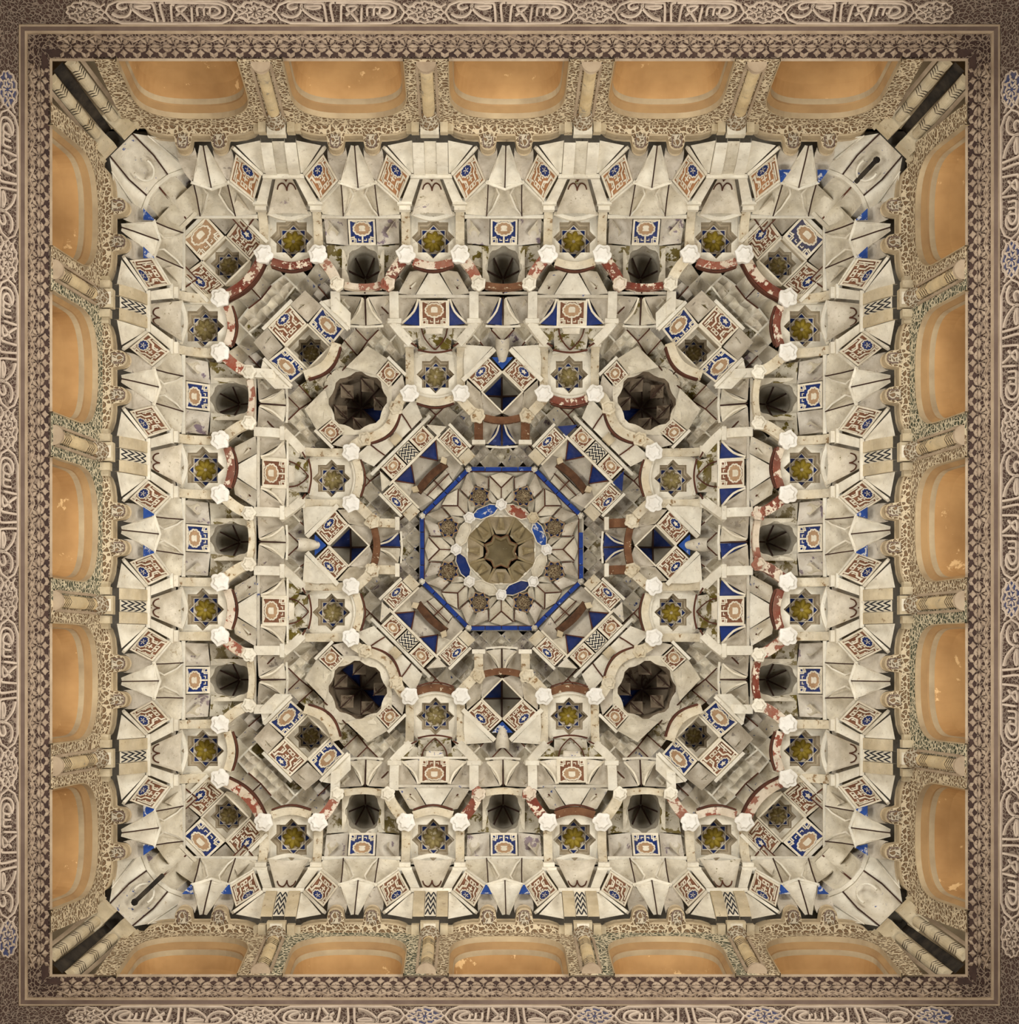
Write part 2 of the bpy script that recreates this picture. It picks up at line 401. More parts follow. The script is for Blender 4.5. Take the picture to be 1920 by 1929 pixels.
def leaf(mb, S, x, t, ang, L_, W_, h, m=0):
    """small raised leaf with a ridge, base at (x,t), pointing along ang; Lengths in metres"""
    Ls = (Vector(S(0, 1)) - Vector(S(0, 0))).length; c, s_ = math.cos(ang), math.sin(ang)
    def q(a, b, hh): return S(x + a * c - b * s_, t + (a * s_ + b * c) / Ls, hh)
    mb.add([q(0, 0, h * .6), q(L_ * .45, W_ / 2, h * .4), q(L_, 0, h * .5), q(L_ * .45, -W_ / 2, h * .4), q(L_ * .45, 0, h),
            q(0, 0, 0), q(L_ * .45, W_ / 2 * 1.15, 0), q(L_ * 1.02, 0, 0), q(L_ * .45, -W_ / 2 * 1.15, 0)],
           [(0, 1, 4), (1, 2, 4), (2, 3, 4), (3, 0, 4), (0, 1, 6, 5), (1, 2, 7, 6), (2, 3, 8, 7), (3, 0, 5, 8)], m)

SF = on_band(FR0, FR1); SI = on_band(IN0, IN1)
# leaf motif of the frieze (t=0 is the opening's edge); one mesh shared by all
NP = 35; PW = 2 * 2.45 / NP
mb = MB()
for sx in (-1, 1):
    leaf(mb, SF, sx * .006, .62, pi / 2 - sx * .75 - (0 if sx > 0 else 0), .045, .022, .012)
    leaf(mb, SF, sx * .010, .52, (0 if sx > 0 else pi), .055, .024, .012)
    leaf(mb, SF, sx * .012, .46, (-.75 if sx > 0 else pi + .75), .046, .020, .012)
    leaf(mb, SF, sx * .070, .04, (2.1 if sx > 0 else pi - 2.1), .046, .022, .010); leaf(mb, SF, sx * .036, .80, (.3 if sx > 0 else pi - .3), .034, .018, .010); leaf(mb, SF, sx * .030, .30, (.5 if sx > 0 else pi - .5), .036, .020, .011)
    leaf(mb, SF, sx * .058, .93, (-2.4 if sx > 0 else pi + 2.4), .034, .014, .008)
leaf(mb, SF, 0, .40, -pi / 2, .052, .034, .014)                    # trefoil drop on the dark strip
leaf(mb, SF, -.004, .22, pi * .95, .018, .014, .012); leaf(mb, SF, .004, .22, .05 * pi, .018, .014, .012)
leaf(mb, SF, 0, .70, pi / 2, .040, .018, .012)
flat_ribbon(mb, SF, [(-PW / 2, .74), (-.035, .84), (0, .96), (.035, .84), (PW / 2, .74)], .010, .009)
palm_me = mb.mesh('palmette', ['frieze_leaf'], (0, 2.512, -.012))
# inscription: strokes traced in units of the cartouche
STROKES = [
    [(262, 182), (215, 172), (165, 182), (140, 212), (150, 242), (195, 258), (330, 262), (470, 264), (590, 264)],
    [(285, 205), (255, 186), (205, 196), (182, 214), (205, 236), (250, 238), (268, 188)],
    [(258, 236), (300, 236), (308, 188)], [(300, 236), (352, 236), (358, 186)],
    [(408, 150), (396, 236)], [(430, 150), (470, 192), (512, 236), (432, 242), (520, 186)],
    [(562, 150), (550, 246), (524, 248)], [(622, 150), (634, 252), (600, 264)], [(672, 150), (684, 250), (712, 262), (760, 262)],
    [(702, 156), (770, 172), (826, 206), (858, 240), (846, 256)], [(832, 240), (770, 226), (712, 236), (726, 246), (834, 242)],
    [(848, 254), (868, 206), (912, 180), (972, 180), (1012, 198)], [(884, 238), (930, 224), (958, 236), (950, 256), (900, 268), (760, 264)]]
def let(p): return ((p[0] - 566) * .000700, 1 - (p[1] - 128) / (282 - 128))
def smooth_pts(pts, k=3):
    out = []
    n = len(pts)
    for i in range(n - 1):
        p0, p1, p2, p3 = pts[max(i - 1, 0)], pts[i], pts[i + 1], pts[min(i + 2, n - 1)]
        for j in range(k):
            t = j / k
            out.append(tuple(.5 * (2 * p1[c] + (p2[c] - p0[c]) * t + (2 * p0[c] - 5 * p1[c] + 4 * p2[c] - p3[c]) * t * t + (3 * p1[c] - p0[c] - 3 * p2[c] + p3[c]) * t ** 3) for c in (0, 1)))
    out.append(pts[-1]); return out
# letters stand with their heads towards the vault, so they read upright when facing each wall: mirror u for the view from inside
mb = MB()
for st in STROKES:
    p = [let(q) for q in st]; p = [(-x, 1 - t) for x, t in p]
    flat_ribbon(mb, SI, smooth_pts(p), .0135, .013)
insc_me = mb.mesh('inscription', ['letter'], (0, 2.642, -.176))
mb = MB()
ol = [(-.345, .5), (-.32, .22), (-.27, .07), (0, .05), (.27, .07), (.32, .22), (.345, .5), (.32, .78), (.27, .93), (0, .95), (-.27, .93), (-.32, .78)]
flat_ribbon(mb, SI, ol, .012, .010, 0, True)
for sx in (-1, 1):
    flat_ribbon(mb, SI, [(sx * .345, .5), (sx * .37, .40), (sx * .395, .5), (sx * .37, .60)], .009, .009, 0, True)
    for tt in (.18, .82): flat_ribbon(mb, SI, [(sx * .34, tt), (sx * .375, .5 + (tt - .5) * .55), (sx * .41, tt)], .009, .009)
cart_me = mb.mesh('cartouche_outline', ['letter'], (0, 2.642, -.176))
mb = MB()
def oval(rx, rt, lob, amp, n=48): return [((rx * (1 + amp * math.cos(lob * a))) * math.cos(a), .5 + rt * (1 + amp * math.cos(lob * a)) * math.sin(a)) for a in [2 * pi * i / n for i in range(n)]]
flat_ribbon(mb, SI, oval(.096, .40, 12, .06), .008, .010, 0, True)
flat_ribbon(mb, SI, oval(.050, .22, 8, .14), .007, .010, 0, True)
for i in range(8):
    a = 2 * pi * i / 8 + .2
    leaf(mb, SI, .054 * math.cos(a), .5 + .24 * math.sin(a), a, .036, .016, .010)
    leaf(mb, SI, .010 * math.cos(a), .5 + .05 * math.sin(a), a, .032, .012, .010)
mb2 = MB(); po = oval(.092, .38, 12, .06)
for i in range(48): mb2.tri(SI(po[i][0], po[i][1], .001), SI(po[(i + 1) % 48][0], po[(i + 1) % 48][1], .001), SI(0, .5, .001))
med_me = mb.mesh('medallion', ['letter'], (0, 2.642, -.176))
medg = [mb2.mesh('medallion_ground', [m_], (0, 2.642, -.176)) for m_ in ('band_carved', 'medallion_blue')]

SIDEWALL = ['north', 'east', 'south', 'west']   # names of the setting only
BLUE_MED = {0: (), 1: (0, 1, 3), 2: (0, 1, 2, 3), 3: (0, 5)}
for k in range(4):
    org = (0, 2.55, -.1)
    mb = MB(); band(mb, (2.5, 0), (2.512, -.006), 1); band(mb, (2.512, -.006), FR0, 1); band(mb, FR0, FR1, 0)
    band(mb, FR1, (2.606, -.138), 1); band(mb, (2.606, -.138), (2.612, -.158), 1); band(mb, (2.612, -.158), (2.634, -.160), 2); band(mb, (2.634, -.160), (2.638, -.182), 1); band(mb, (2.638, -.182), IN0, 1)
    fr = tag(place(obj('trim_%d' % (k + 1), mb.mesh('trim', ['band_frieze', 'cream_edge', 'fillet'], org)), k, org), 'carved leaf frieze with dark ground along the %s edge of the opening' % SIDE[k], 'frieze', kind='structure')
    for i in range(NP):
        x = -2.45 + PW * (i + .5); c = obj('palmette', palm_me, fr); c.location = (x, 2.55 - 2.512, -.012 + .1)
    mb = MB()
    q = [lerp2(FR0, FR1, t) for t in (.0, .40)]                    # dark painted strip behind the drops
    S = SF
    for i in range(1): mb.quad(S(-2.5, .06, .0015), S(2.5, .06, .0015), S(2.54, .38, .0015), S(-2.54, .38, .0015))
    obj('dark_strip', mb.mesh('dark_strip', ['frieze_ground'], org), fr)
    mb = MB(); band(mb, IN0, IN1, 0); band(mb, IN1, (2.735, -.316), 1); band(mb, (2.735, -.316), (2.742, -.345), 1); band(mb, (2.742, -.345), (2.86, -.62), 0); band(mb, (2.86, -.62), (2.88, -1.5), 2)
    ins = tag(place(obj('trim_%d' % (k + 5), mb.mesh('trim', ['band_carved', 'cream_edge', 'plaster_tan'], org)), k, org), 'carved Arabic inscription band with cartouches and medallions along the %s edge' % SIDE[k], 'inscription', kind='structure')
    for i, u in enumerate((-2 * P, -P, 0, P, 2 * P)):
        for nm, me in (('cartouche_outline', cart_me), ('inscription', insc_me)):
            c = obj(nm, me, ins); c.location = (u, 2.55 - 2.642, -.176 + .1)
            if nm == 'inscription': c['label'] = 'raised flowing Arabic lettering'
    for i, u in enumerate((-2.5 * P, -1.5 * P, -.5 * P, .5 * P, 1.5 * P, 2.5 * P)):
        c = obj('medallion', med_me, ins); c.location = (u, 2.55 - 2.642, -.176 + .1)
        g = obj('medallion_ground', medg[1 if i in BLUE_MED[k] else 0], c)

# ------------------------------------------------------------------ drum: walls with windows, colonnettes
def wb(z): return 2.497 - .115 * z
WW, WS, WC = .334, .38, .735                 # window half width, springing, crown
def arch(sc=1.0, dz=0.0, n=20, ww=WW, ws=WS, wc=WC, z0=-.03):
    ww *= sc; wc = wc - dz; ws = min(ws, wc - .1)
    pts = [(-ww, z0), (-ww, (z0 + ws) / 2)]
    for i in range(n + 1):
        a = pi - pi * i / n; c, s_ = math.cos(a), math.sin(a)
        pts.append((ww * math.copysign(abs(c) ** .72, c), ws + (wc - ws) * abs(s_) ** .72))
    pts += [(ww, (z0 + ws) / 2), (ww, z0)]
    return pts
ZT = .90
def wall_panel(u0, u1, z1=ZT):
    """stucco wall between two colonnettes with the arched opening cut out"""
    mb = MB(); ins = arch(); hw = (u1 - u0) / 2
    outp = []
    for (x, z) in ins:
        zz = (z - WS)
        if z < WS: outp.append((math.copysign(hw, x), z))
        else:
            a = math.atan2(zz / (z1 - WS), x / hw); c, s_ = math.cos(a), math.sin(a); k = 1 / max(abs(c), abs(s_))
            outp.append((hw * c * k, WS + (z1 - WS) * s_ * k))
    n = len(ins)
    for i in range(n - 1):
        p = [(ins[i], 0), (ins[i + 1], 0), (outp[i + 1], 0), (outp[i], 0)]
        mb.quad(*[((u0 + u1) / 2 + q[0], wb(q[1]), q[1]) for q, _ in p])
    return mb
wi = 0
for k in range(4):
    wl = tag(obj('wall_' + SIDEWALL[k], None), 'carved stucco wall with five arched windows along the %s side' % SIDE[k], 'wall', kind='structure')
    place(wl, k, (0, 2.5, 0))
    for i, u in enumerate((-2 * P, -P, 0, P, 2 * P)):
        green = (k == 3 and i in (2, 3)) or (k == 2 and i in (1, 3)) or (k == 1 and i in (1, 3))
        mb = wall_panel(u - H, u + H)
        p = obj('lattice_panel', mb.mesh('lattice_panel', ['lattice_green' if green else 'lattice'], (0, 2.5, 0)), wl)
    # solid back of the wall, so the drum is closed
    mb = MB(); mb.quad((-2.95, 2.95, -.05), (2.95, 2.95, -.05), (2.95, 2.95, 1.0), (-2.95, 2.95, 1.0)); mb.quad((-2.95, 2.95, 1.0), (2.95, 2.95, 1.0), (2.42, 2.42, 1.0), (-2.42, 2.42, 1.0))
    obj('wall_back', mb.mesh('wall_back', ['reveal'], (0, 2.5, 0)), wl)
    for i, u in enumerate((-2 * P, -P, 0, P, 2 * P)):
        wi += 1
        org = (u, 2.5, .0)
        wr = tag(root('window_%d' % wi, k, org), 'arched window niche with ochre plaster hood, %s on the %s wall' % (nth(i, 5, k), SIDE[k]), 'window', kind='structure')
        A = arch(); B = arch(.985, .007); C = arch(.925, .046); D = arch(.913, .053)
        def ring_(pts, db): return [(u + x, wb(z) + db, z) for x, z in pts]
        if i == 0 and k == 0 or True:
            def strip(mb, r0, r1, m=0):
                for j in range(len(r0) - 1): mb.quad(r0[j], r0[j + 1], r1[j + 1], r1[j], m)
            mb = MB(); strip(mb, ring_(A, -.012), ring_(B, -.012)); strip(mb, ring_(A, -.012), ring_(A, .01)); strip(mb, ring_(B, -.012), ring_(B, .020))
            obj('outer_reveal', mb.mesh('outer_reveal', ['reveal'], org), wr)
            mb = MB(); strip(mb, ring_(B, .020), ring_(C, .045)); strip(mb, ring_(C, .045), ring_(C, .055))
            obj('arch_band', mb.mesh('arch_band', ['ochre_band'], org), wr)
            mb = MB(); strip(mb, ring_(C, .055), ring_(D, .085))
            obj('inner_reveal', mb.mesh('inner_reveal', ['reveal'], org), wr)
            mb = MB(); fs_ = [1, .96, .88, .76, .6, .42, .22, .04]
            rr_ = [[(u + x * f_, wb(-.03 + (z + .03) * f_) + .085 + .27 * (1 - f_ ** 2.4) ** .55, -.03 + (z + .03) * f_) for x, z in D] for f_ in fs_]
            for r0, r1 in zip(rr_, rr_[1:]): strip(mb, r0, r1)
            obj('hood', mb.mesh('hood', ['ochre'], org, True), wr)

def colonnette(zig=True):
    org = (0, 2.5, 0); r = root('colonnette', 0, org)
    mb = MB(); n = 10
    def half(R, z, out=.0): return [(R * math.cos(pi + pi * i / n), wb(z) + R * math.sin(pi + pi * i / n) * 1.0 + out, z) for i in range(n + 1)]
    def loft(mb, prof):
        rs = [half(R, z) for R, z in prof]
        for a, b in zip(rs, rs[1:]):
            for i in range(n): mb.quad(a[i], a[i + 1], b[i + 1], b[i])
    loft(mb, [(.036, .045), (.036, .66)]); obj('shaft', mb.mesh('shaft', ['shaft'], org, True), r)
    for s_ in (-1, 1):
        mb = MB()
        for x0, x1, d0, d1 in ((.045, .060, .012, .012), (.045, .045, .012, -.01), (.060, .060, .012, -.01)):
            mb.quad((s_ * x0, wb(0) - d0, 0), (s_ * x1, wb(0) - d1, 0), (s_ * x1, wb(.7) - d1, .7), (s_ * x0, wb(.7) - d0, .7))
        obj('fillet', mb.mesh('fillet', ['cream_edge'], org), r)
    mb = MB(); loft(mb, [(.056, -.0), (.056, .02), (.044, .035), (.05, .045), (.036, .055)]); mb.poly(half(.056, 0)); obj('base', mb.mesh('base', ['cream_edge'], org, True), r)
    mb = MB(); loft(mb, [(.036, .65), (.046, .665), (.038, .68), (.042, .72), (.06, .77), (.062, .79)])
    obj('capital', mb.mesh('capital', ['strap_fine'], org, True), r)
    if zig:
        for zz in (.10, .13, .16, .19, .50, .53, .56, .59):
            mb = MB(); pts = []
            for i in range(7):
                a = pi + pi * (i + .0) / 6; pts.append((.038 * math.cos(a), wb(zz) + .038 * math.sin(a), zz + (.012 if i % 2 else -.008)))
            mb.rib(pts, .009, .002, 0, wdir=(0, 0, 1))
            obj('zigzag_groove', mb.mesh('zigzag_groove', ['fillet'], org), r)
    return r
cz, cp = colonnette(True), colonnette(False)
used = {0: False, 1: False}
for k in range(4):
    for i, u in enumerate(COLS):
        z = 0 if k == 0 else 1
        src = cz if z else cp
        c = src if not used[z] else copy_tree(src); used[z] = True
        place(c, k, (u, 2.5, 0))
        tag(c, 'colonnette %s, %s between windows on the %s wall' % ('with zigzag grooves' if z else 'with a plain tan shaft', nth(i, 4, k), SIDE[k]), 'column', 'colonnettes between the windows')

# corner: two zigzag colonnettes with a slot between them, its deep shade painted as a near-black strip
def corner_post():
    org = (0, 3.45, 0); r = root('corner_colonnette', .5, org)
    def tw(z): return 3.478 - .172 * z
    for sx in (-1, 1):
        mb = MB(); n = 8
        def half(R, z): return [(sx * .072 + R * math.cos(pi + pi * i / n), tw(z) + R * math.sin(pi + pi * i / n), z) for i in range(n + 1)]
        a, b = half(.034, .0), half(.034, .74)
        for i in range(n): mb.quad(a[i], a[i + 1], b[i + 1], b[i])
        mb.poly(half(.034, 0)); sh = obj('shaft', mb.mesh('shaft', ['plaster_tan'], org, True), r)
        for zz in (.08, .11, .14, .17, .33, .36, .39, .55, .58, .61):
            mb = MB(); mb.rib([(sx * .072 + .036 * math.cos(pi + pi * i / 6), tw(zz) + .036 * math.sin(pi + pi * i / 6), zz + (.012 if i % 2 else -.008)) for i in range(7)], .009, .002, 0, wdir=(0, 0, 1))
            obj('zigzag_groove', mb.mesh('zigzag_groove', ['fillet'], org), sh)
        mb = MB(); mb.rib([(sx * .122, tw(0) - .03, 0), (sx * .122, tw(.74) - .03, .74)], .022, .03, 0, wdir=(1, 0, 0)); obj('fillet', mb.mesh('fillet', ['cream_edge'], org), r)
        mb = MB(); mb.prism([(sx * .03, 3.40), (sx * .13, 3.40), (sx * .13, 3.24), (sx * .03, 3.24)], .76, .86); obj('capital', mb.mesh('capital', ['plaster_tan'], org), r)
        mb = MB(); mb.prism([(sx * .13, 3.36), (sx * .19, 3.36), (sx * .19, 3.24), (sx * .13, 3.24)], .80, .90); obj('step_block', mb.mesh('step_block', ['plaster_tan'], org), r)
    mb = MB(); mb.grid(lambda s, t: ((2 * s - 1) * (.036 - .012 * t), tw(.86 * t) + .016, .86 * t), 1, 3)
    obj('sooty_slot', mb.mesh('sooty_slot', ['soot'], org), r)
    return r
c0 = corner_post()
for k in range(4):
    c = c0 if k == 0 else copy_tree(c0)
    place(c, k + .5, (0, 3.45, 0)); tag(c, 'paired zigzag colonnettes flanking a black sooty slot in the %s corner' % CORNER[k], 'column', 'corner colonnettes')

# ------------------------------------------------------------------ vault profile
PROF = [(0, 3.02), (.30, 2.96), (.55, 2.84), (.70, 2.74), (.90, 2.62), (1.10, 2.52), (1.30, 2.40), (1.45, 2.22), (1.60, 2.07), (1.72, 1.98), (1.85, 1.91), (1.95, 1.80), (2.05, 1.60), (2.15, 1.33), (2.25, 1.08), (2.38, .93), (2.6, .92)]
def zprof(r):
    for (a, za), (b, zb) in zip(PROF, PROF[1:]):
        if r <= b: return za + (zb - za) * max(0, (r - a) / (b - a))
    return PROF[-1][1]
def rad(x, y, p=6.0): return (abs(x) ** p + abs(y) ** p) ** (1 / p)
def zb(x, y):
    m = max(abs(x), abs(y)); k = min(1, max(0, (m - 1.6) / .3))
    return zprof(rad(x, y) * (1 - k) + rad(x, y, 16) * k)

ceil = tag(obj('ceiling', None), 'honeycomb vault of white plaster cells with painted outlines', 'ceiling', kind='structure')
# closed shell behind the cells, open where niches and coffers rise through it
DEEP = [(u, b, .20, .22) for u in (0, P) for b in (1.76,)] + [(u, 1.93, .16, .16) for u in (H, 3 * H)] + [(H, 1.158, .16, .16), (0, 1.04, .15, .15)]
def deep(x, y):
    u, b = min(abs(x), abs(y)), max(abs(x), abs(y)); t, w_ = (u + b) / 2 ** .5, (b - u) / 2 ** .5
    if b < .62: return True
    for cu_, cb_, du, db in DEEP:
        if abs(u - cu_) < du and abs(b - cb_) < db: return True
    for tc, r_ in ((2.535, .13), (1.825, .13), (1.385, .23)):
        if w_ < r_ and abs(t - tc) < r_: return True
    return False
mb = MB(); n = 98
def shell(i, j):
    x, y = (i / n * 2 - 1) * 2.45, (j / n * 2 - 1) * 2.45
    r_ = rad(x, y, 14); return (x, y, zprof(r_) + .13 + (.10 if r_ > 1.9 else 0))
idx = {}
for i in range(n + 1):
    for j in range(n + 1): idx[i, j] = len(mb.v); mb.v.append(shell(i, j))
for i in range(n):
    for j in range(n):
        x, y = ((i + .5) / n * 2 - 1) * 2.45, ((j + .5) / n * 2 - 1) * 2.45
        if not deep(x, y): mb.f.append((idx[i, j], idx[i + 1, j], idx[i + 1, j + 1], idx[i, j + 1])); mb.m.append(0)
obj('vault_shell', mb.mesh('vault_shell', ['plaster_grey'], smooth=True), ceil)
mb = MB(); mb.rings([[(-2.6, -2.6, 1.0), (2.6, -2.6, 1.0), (2.6, 2.6, 1.0), (-2.6, 2.6, 1.0)], [(-2.6, -2.6, 3.6), (2.6, -2.6, 3.6), (2.6, 2.6, 3.6), (-2.6, 2.6, 3.6)]], cap1=True); obj('vault_casing', mb.mesh('vault_casing', ['backing']), ceil)

# ---- tier at the wall: lobed ledge, corbels, fan facets (one set per window bay)
def bay_springing(full=True):
    org = (0, 2.33, .9); r = root('springing_bay', 0, org)
    def part(nm, mb, mats, smooth=False): return obj(nm, mb.mesh(nm, mats, org, smooth), r)
    # lobed ledge
    pl = [(0, 2.338), (.054, 2.338), (.058, 2.322), (.060, 2.300)]
    pl += [(.108 - .048 * math.cos(pi * i / 8), 2.300 - .048 * math.sin(pi * i / 8)) for i in range(1, 8)]
    pl += [(.156, 2.300), (.158, 2.322), (.164, 2.338), (.20, 2.338), (.26, 2.345), (.31, 2.362), (.335, 2.385), (.345, 2.43)]
    full_pl = [(-x, b) for x, b in reversed(pl[1:])] + pl
    mb = MB()
    for (x0, b0), (x1, b1) in zip(full_pl, full_pl[1:]):
        mb.quad((x0, b0, .858), (x1, b1, .858), (x1, b1, .945), (x0, b0, .945)); mb.quad((x0, b0 + .012, .858), (x1, b1 + .012, .858), (x1, 2.45, .852), (x0, 2.45, .852), 1); mb.quad((x0, b0, .858), (x1, b1, .858), (x1, b1 + .012, .858), (x0, b0 + .012, .858))
        mb.quad((x0, b0, .945), (x1, b1, .945), (x1, b1 - .008, .952), (x0, b0 - .008, .952)); mb.quad((x0, b0 - .008, .952), (x1, b1 - .008, .952), (x1, b1 + .02, .985), (x0, b0 + .02, .985))
    part('lobed_ledge', mb, ['ledge', 'lattice'])
    for sx in (-1, 1):
        mb = MB(); x = sx * .108
        mb.prism([(x - .028, 2.345), (x + .028, 2.345), (x + .028, 2.285), (x + .014, 2.268), (x - .014, 2.268), (x - .028, 2.285)], .846, .87)
        cb = part('corbel', mb, ['strap_fine'])
        mb = MB(); mb.rib([(x - .028, 2.33, .844), (x - .028, 2.285, .844), (x - .014, 2.268, .844), (x + .014, 2.268, .844), (x + .028, 2.285, .844), (x + .028, 2.33, .844)], .007, .006)
        obj('corbel_edge', mb.mesh('corbel_edge', ['fillet'], org), cb)
        # scoop rising from the corbel to a point
        arc = [(x - .054 * math.cos(pi * i / 8), 2.298 - .05 * math.sin(pi * i / 8), .955) for i in range(9)]
        tip = Vector((sx * .116, 2.166, 1.245)); mb = MB()
        def fan(s, t):
            i = min(int(s * 8), 7); fr = s * 8 - i; a = Vector(arc[i]) * (1 - fr) + Vector(arc[i + 1]) * fr
            # widen to the outer edges, then close on the tip
            wide = Vector((sx * .108 + (sx * (s - .5)) * .13 * (1 if sx > 0 else 1) * 1.0, 2.20, 1.12))
            e = Vector((sx * .05 + sx * .14 * (s if sx > 0 else s), 2.235, 1.10))
            p = a * (1 - t) + tip * t + Vector((0, .07, .03)) * (4 * t * (1 - t)) * (4 * s * (1 - s)) * .55
            p.x += (s - .5) * .05 * 4 * t * (1 - t)
            return p
        mb.grid(fan, 8, 6); part('scoop', mb, ['plaster_grey'], True)
    # pair of pale triangular facets with a painted joint
    M0 = (0, 2.138, 1.285)
    for sx in (-1, 1):
        mb = MB(); mb.patch((0, 2.302, .945), (sx * .022, 2.306, .94), (sx * .106, 2.165, 1.235), M0, (0, .022, .012), 5)
        part('fan_facet', mb, ['plaster_bright'], True)
    mb = MB(); mb.rib([(0, 2.299, .94), (0, 2.245, 1.04), (0, 2.19, 1.16), (0, 2.136, 1.272)], .007, .006); part('painted_joint', mb, ['dark_line'])
    mb = MB(); mb.rib([(-.118, 2.162, 1.235), (0, 2.130, 1.275), (.118, 2.162, 1.235)], .016, .02); part('ledge_edge', mb, ['plaster_bright'])
    # second tier: concave trapezoid and side facets
    mb = MB(); mb.patch((-.102, 2.158, 1.25), (.102, 2.158, 1.25), (.112, 2.036, 1.565), (-.112, 2.036, 1.565), (0, .05, -.0), 6); part('concave_cell', mb, ['plaster'], True)
    for sx in (-1, 1):
        mb = MB(); mb.patch((sx * .104, 2.158, 1.25), (sx * .246, 2.098, 1.425), (sx * .244, 2.046, 1.565), (sx * .114, 2.036, 1.565), (0, .045, 0), 5); part('side_cell', mb, ['plaster'], True)
        mb = MB(); mb.rib([(sx * .104, 2.150, 1.25), (sx * .106, 2.100, 1.39), (sx * .112, 2.03, 1.56)], .007, .006); part('painted_joint', mb, ['dark_line'])
        mb = MB(); mb.rib([(sx * .06, 2.150, 1.27), (sx * .035, 2.12, 1.37), (sx * .075, 2.06, 1.49), (sx * .112, 2.032, 1.56)], .010, .008); part('arris', mb, ['plaster_bright'])
    mb = MB(); mb.rib([(-.25, 2.034, 1.575), (.25, 2.034, 1.575)], .022, .02); part('string_course', mb, ['plaster_bright'])
    return r

# carved kufic tile, plank bracket and shell under each star (one set per colonnette)
def bracket(zig):
    org = (0, 2.33, .9); r = root('column_bracket', 0, org)
    def part(nm, mb, mats, smooth=False): return obj(nm, mb.mesh(nm, mats, org, smooth), r)
    # stepped blocks on the capital
    for sx in (-1, 1):
        mb = MB(); mb.prism([(sx * .062, 2.43), (sx * .108, 2.43), (sx * .108, 2.345), (sx * .062, 2.345)], .80, .87)
        mb.prism([(sx * .108, 2.42), (sx * .140, 2.42), (sx * .140, 2.36), (sx * .108, 2.36)], .83, .90)
        part('step_block', mb, ['plaster_tan'])
    mb = MB(); mb.prism([(-.055, 2.44), (.055, 2.44), (.055, 2.325), (-.055, 2.325)], .785, .86); part('impost_block', mb, ['plaster_tan'] if zig else ['plaster'])
    if zig:
        mb = MB(); mb.quad((-.036, 2.39, .783), (.036, 2.39, .783), (.036, 2.335, .783), (-.036, 2.335, .783), 0)
        mb.add([(-.026, 2.372, .780), (-.012, 2.346, .780), (0, 2.362, .780), (.012, 2.346, .780), (.026, 2.372, .780), (0, 2.384, .780)], [(0, 1, 2, 5), (2, 3, 4, 5)], 1)
        part('blue_tile', mb, ['strap', 'blue_worn'])
    def pf(t): return (2.322 - .118 * t - .02 * math.sin(pi * t), .90 + .30 * t)          # plank profile
    def plank(x0, x1, off, mats, nm):
        mb = MB(); mb.grid(lambda s, t: (x0 + (x1 - x0) * s, pf(t)[0] - off, pf(t)[1]), 1, 6)
        for xx in (x0, x1): mb.grid(lambda s, t: (xx, pf(t)[0] - off * (1 - s) + .02 * s, pf(t)[1]), 1, 6)
        return part(nm, mb, mats, False)
    plank(-.105, -.037, .012, ['plaster_tan' if zig else 'plaster_bright'], 'plank'); plank(.037, .105, .012, ['plaster_tan' if zig else 'plaster_bright'], 'plank')
    if zig:
        a, c = pf(.04), pf(.97); mb, ms = tile_zigzag((-.034, a[0] - .006, a[1]), (.034, a[0] - .006, a[1]), (.034, c[0] - .008, c[1]), (-.034, c[0] - .008, c[1]), 4, 2)
        part('zigzag_tile', mb, ms)
    else: plank(-.036, .036, .004, ['plaster'], 'plank')
    for sx in (-1, 1):
        mb = MB(); mb.patch((sx * .108, 2.324, .905), (sx * .255, 2.300, .925), (sx * .125, 2.208, 1.19), (sx * .108, 2.206, 1.195), (0, .022, 0), 5); part('wing_facet', mb, ['plaster_bright'], True)
        mb = MB(); mb.rib([(sx * .268, 2.285, .925), (sx * .205, 2.245, 1.05), (sx * .126, 2.196, 1.185)], .018, .02); part('diagonal_bar', mb, ['plaster_bright'])
        A = (sx * -.0 + sx * .2635, 2.262, .975); B = (sx * .1335, 2.190, 1.185); C = (sx * .2085, 2.100, 1.43); D = (sx * .3335, 2.172, 1.225)
        a, b_, c, d = (D, C, B, A)
        f = 1
        mb, ms = tile_kufic(D, C, B, A, (0, .03, .012), 'tile_orange' if not zig else 'tile_brown', 'blue', 1)
        # rosette lies against the bar side, lettering along the inner edge
        part('carved_tile', mb, ms)
        mb = MB(); mb.rib([(sx * .345, 2.166, 1.225), (sx * .28, 2.13, 1.33), (sx * .213, 2.094, 1.435)], .016, .018); part('tile_border', mb, ['plaster_bright'])
        mb = MB(); mb.patch((sx * .122, 2.186, 1.20), (sx * .070, 2.180, 1.215), (sx * .135, 2.075, 1.475), (sx * .195, 2.092, 1.445), (0, .012, .0), 5); part('curved_strip', mb, ['plaster_bright'], True)
    mb = MB(); mb.rib([(-.128, 2.190, 1.195), (.128, 2.190, 1.195)], .026, .03); part('cross_bar', mb, ['plaster_bright'])
    # concave shell with the small ogee drop
    mb = MB()
    def sh(s, t):
        wdt = .045 + .085 * t; x = (2 * s - 1) * wdt
        b = 2.196 - .165 * t + .075 * math.sin(pi * min(1, t * 1.02)) * (1 - (2 * s - 1) ** 2) ** .5 + .012 * (1 - (2 * s - 1) ** 2)
        return (x, b, 1.205 + .32 * t)
    mb.grid(sh, 10, 8); part('shell', mb, ['plaster_stained'], True)
    mb = MB()
    def gp(x, t):
        p = sh(.5 + x / (2 * (.045 + .085 * t)), t); return (p[0], p[1] - .010, p[2] - .004)
    mb.rib([gp(*q) for q in smooth_pts([(-.024, .06), (-.036, .20), (-.030, .32), (-.006, .40), (0, .47)])], .006, .004)
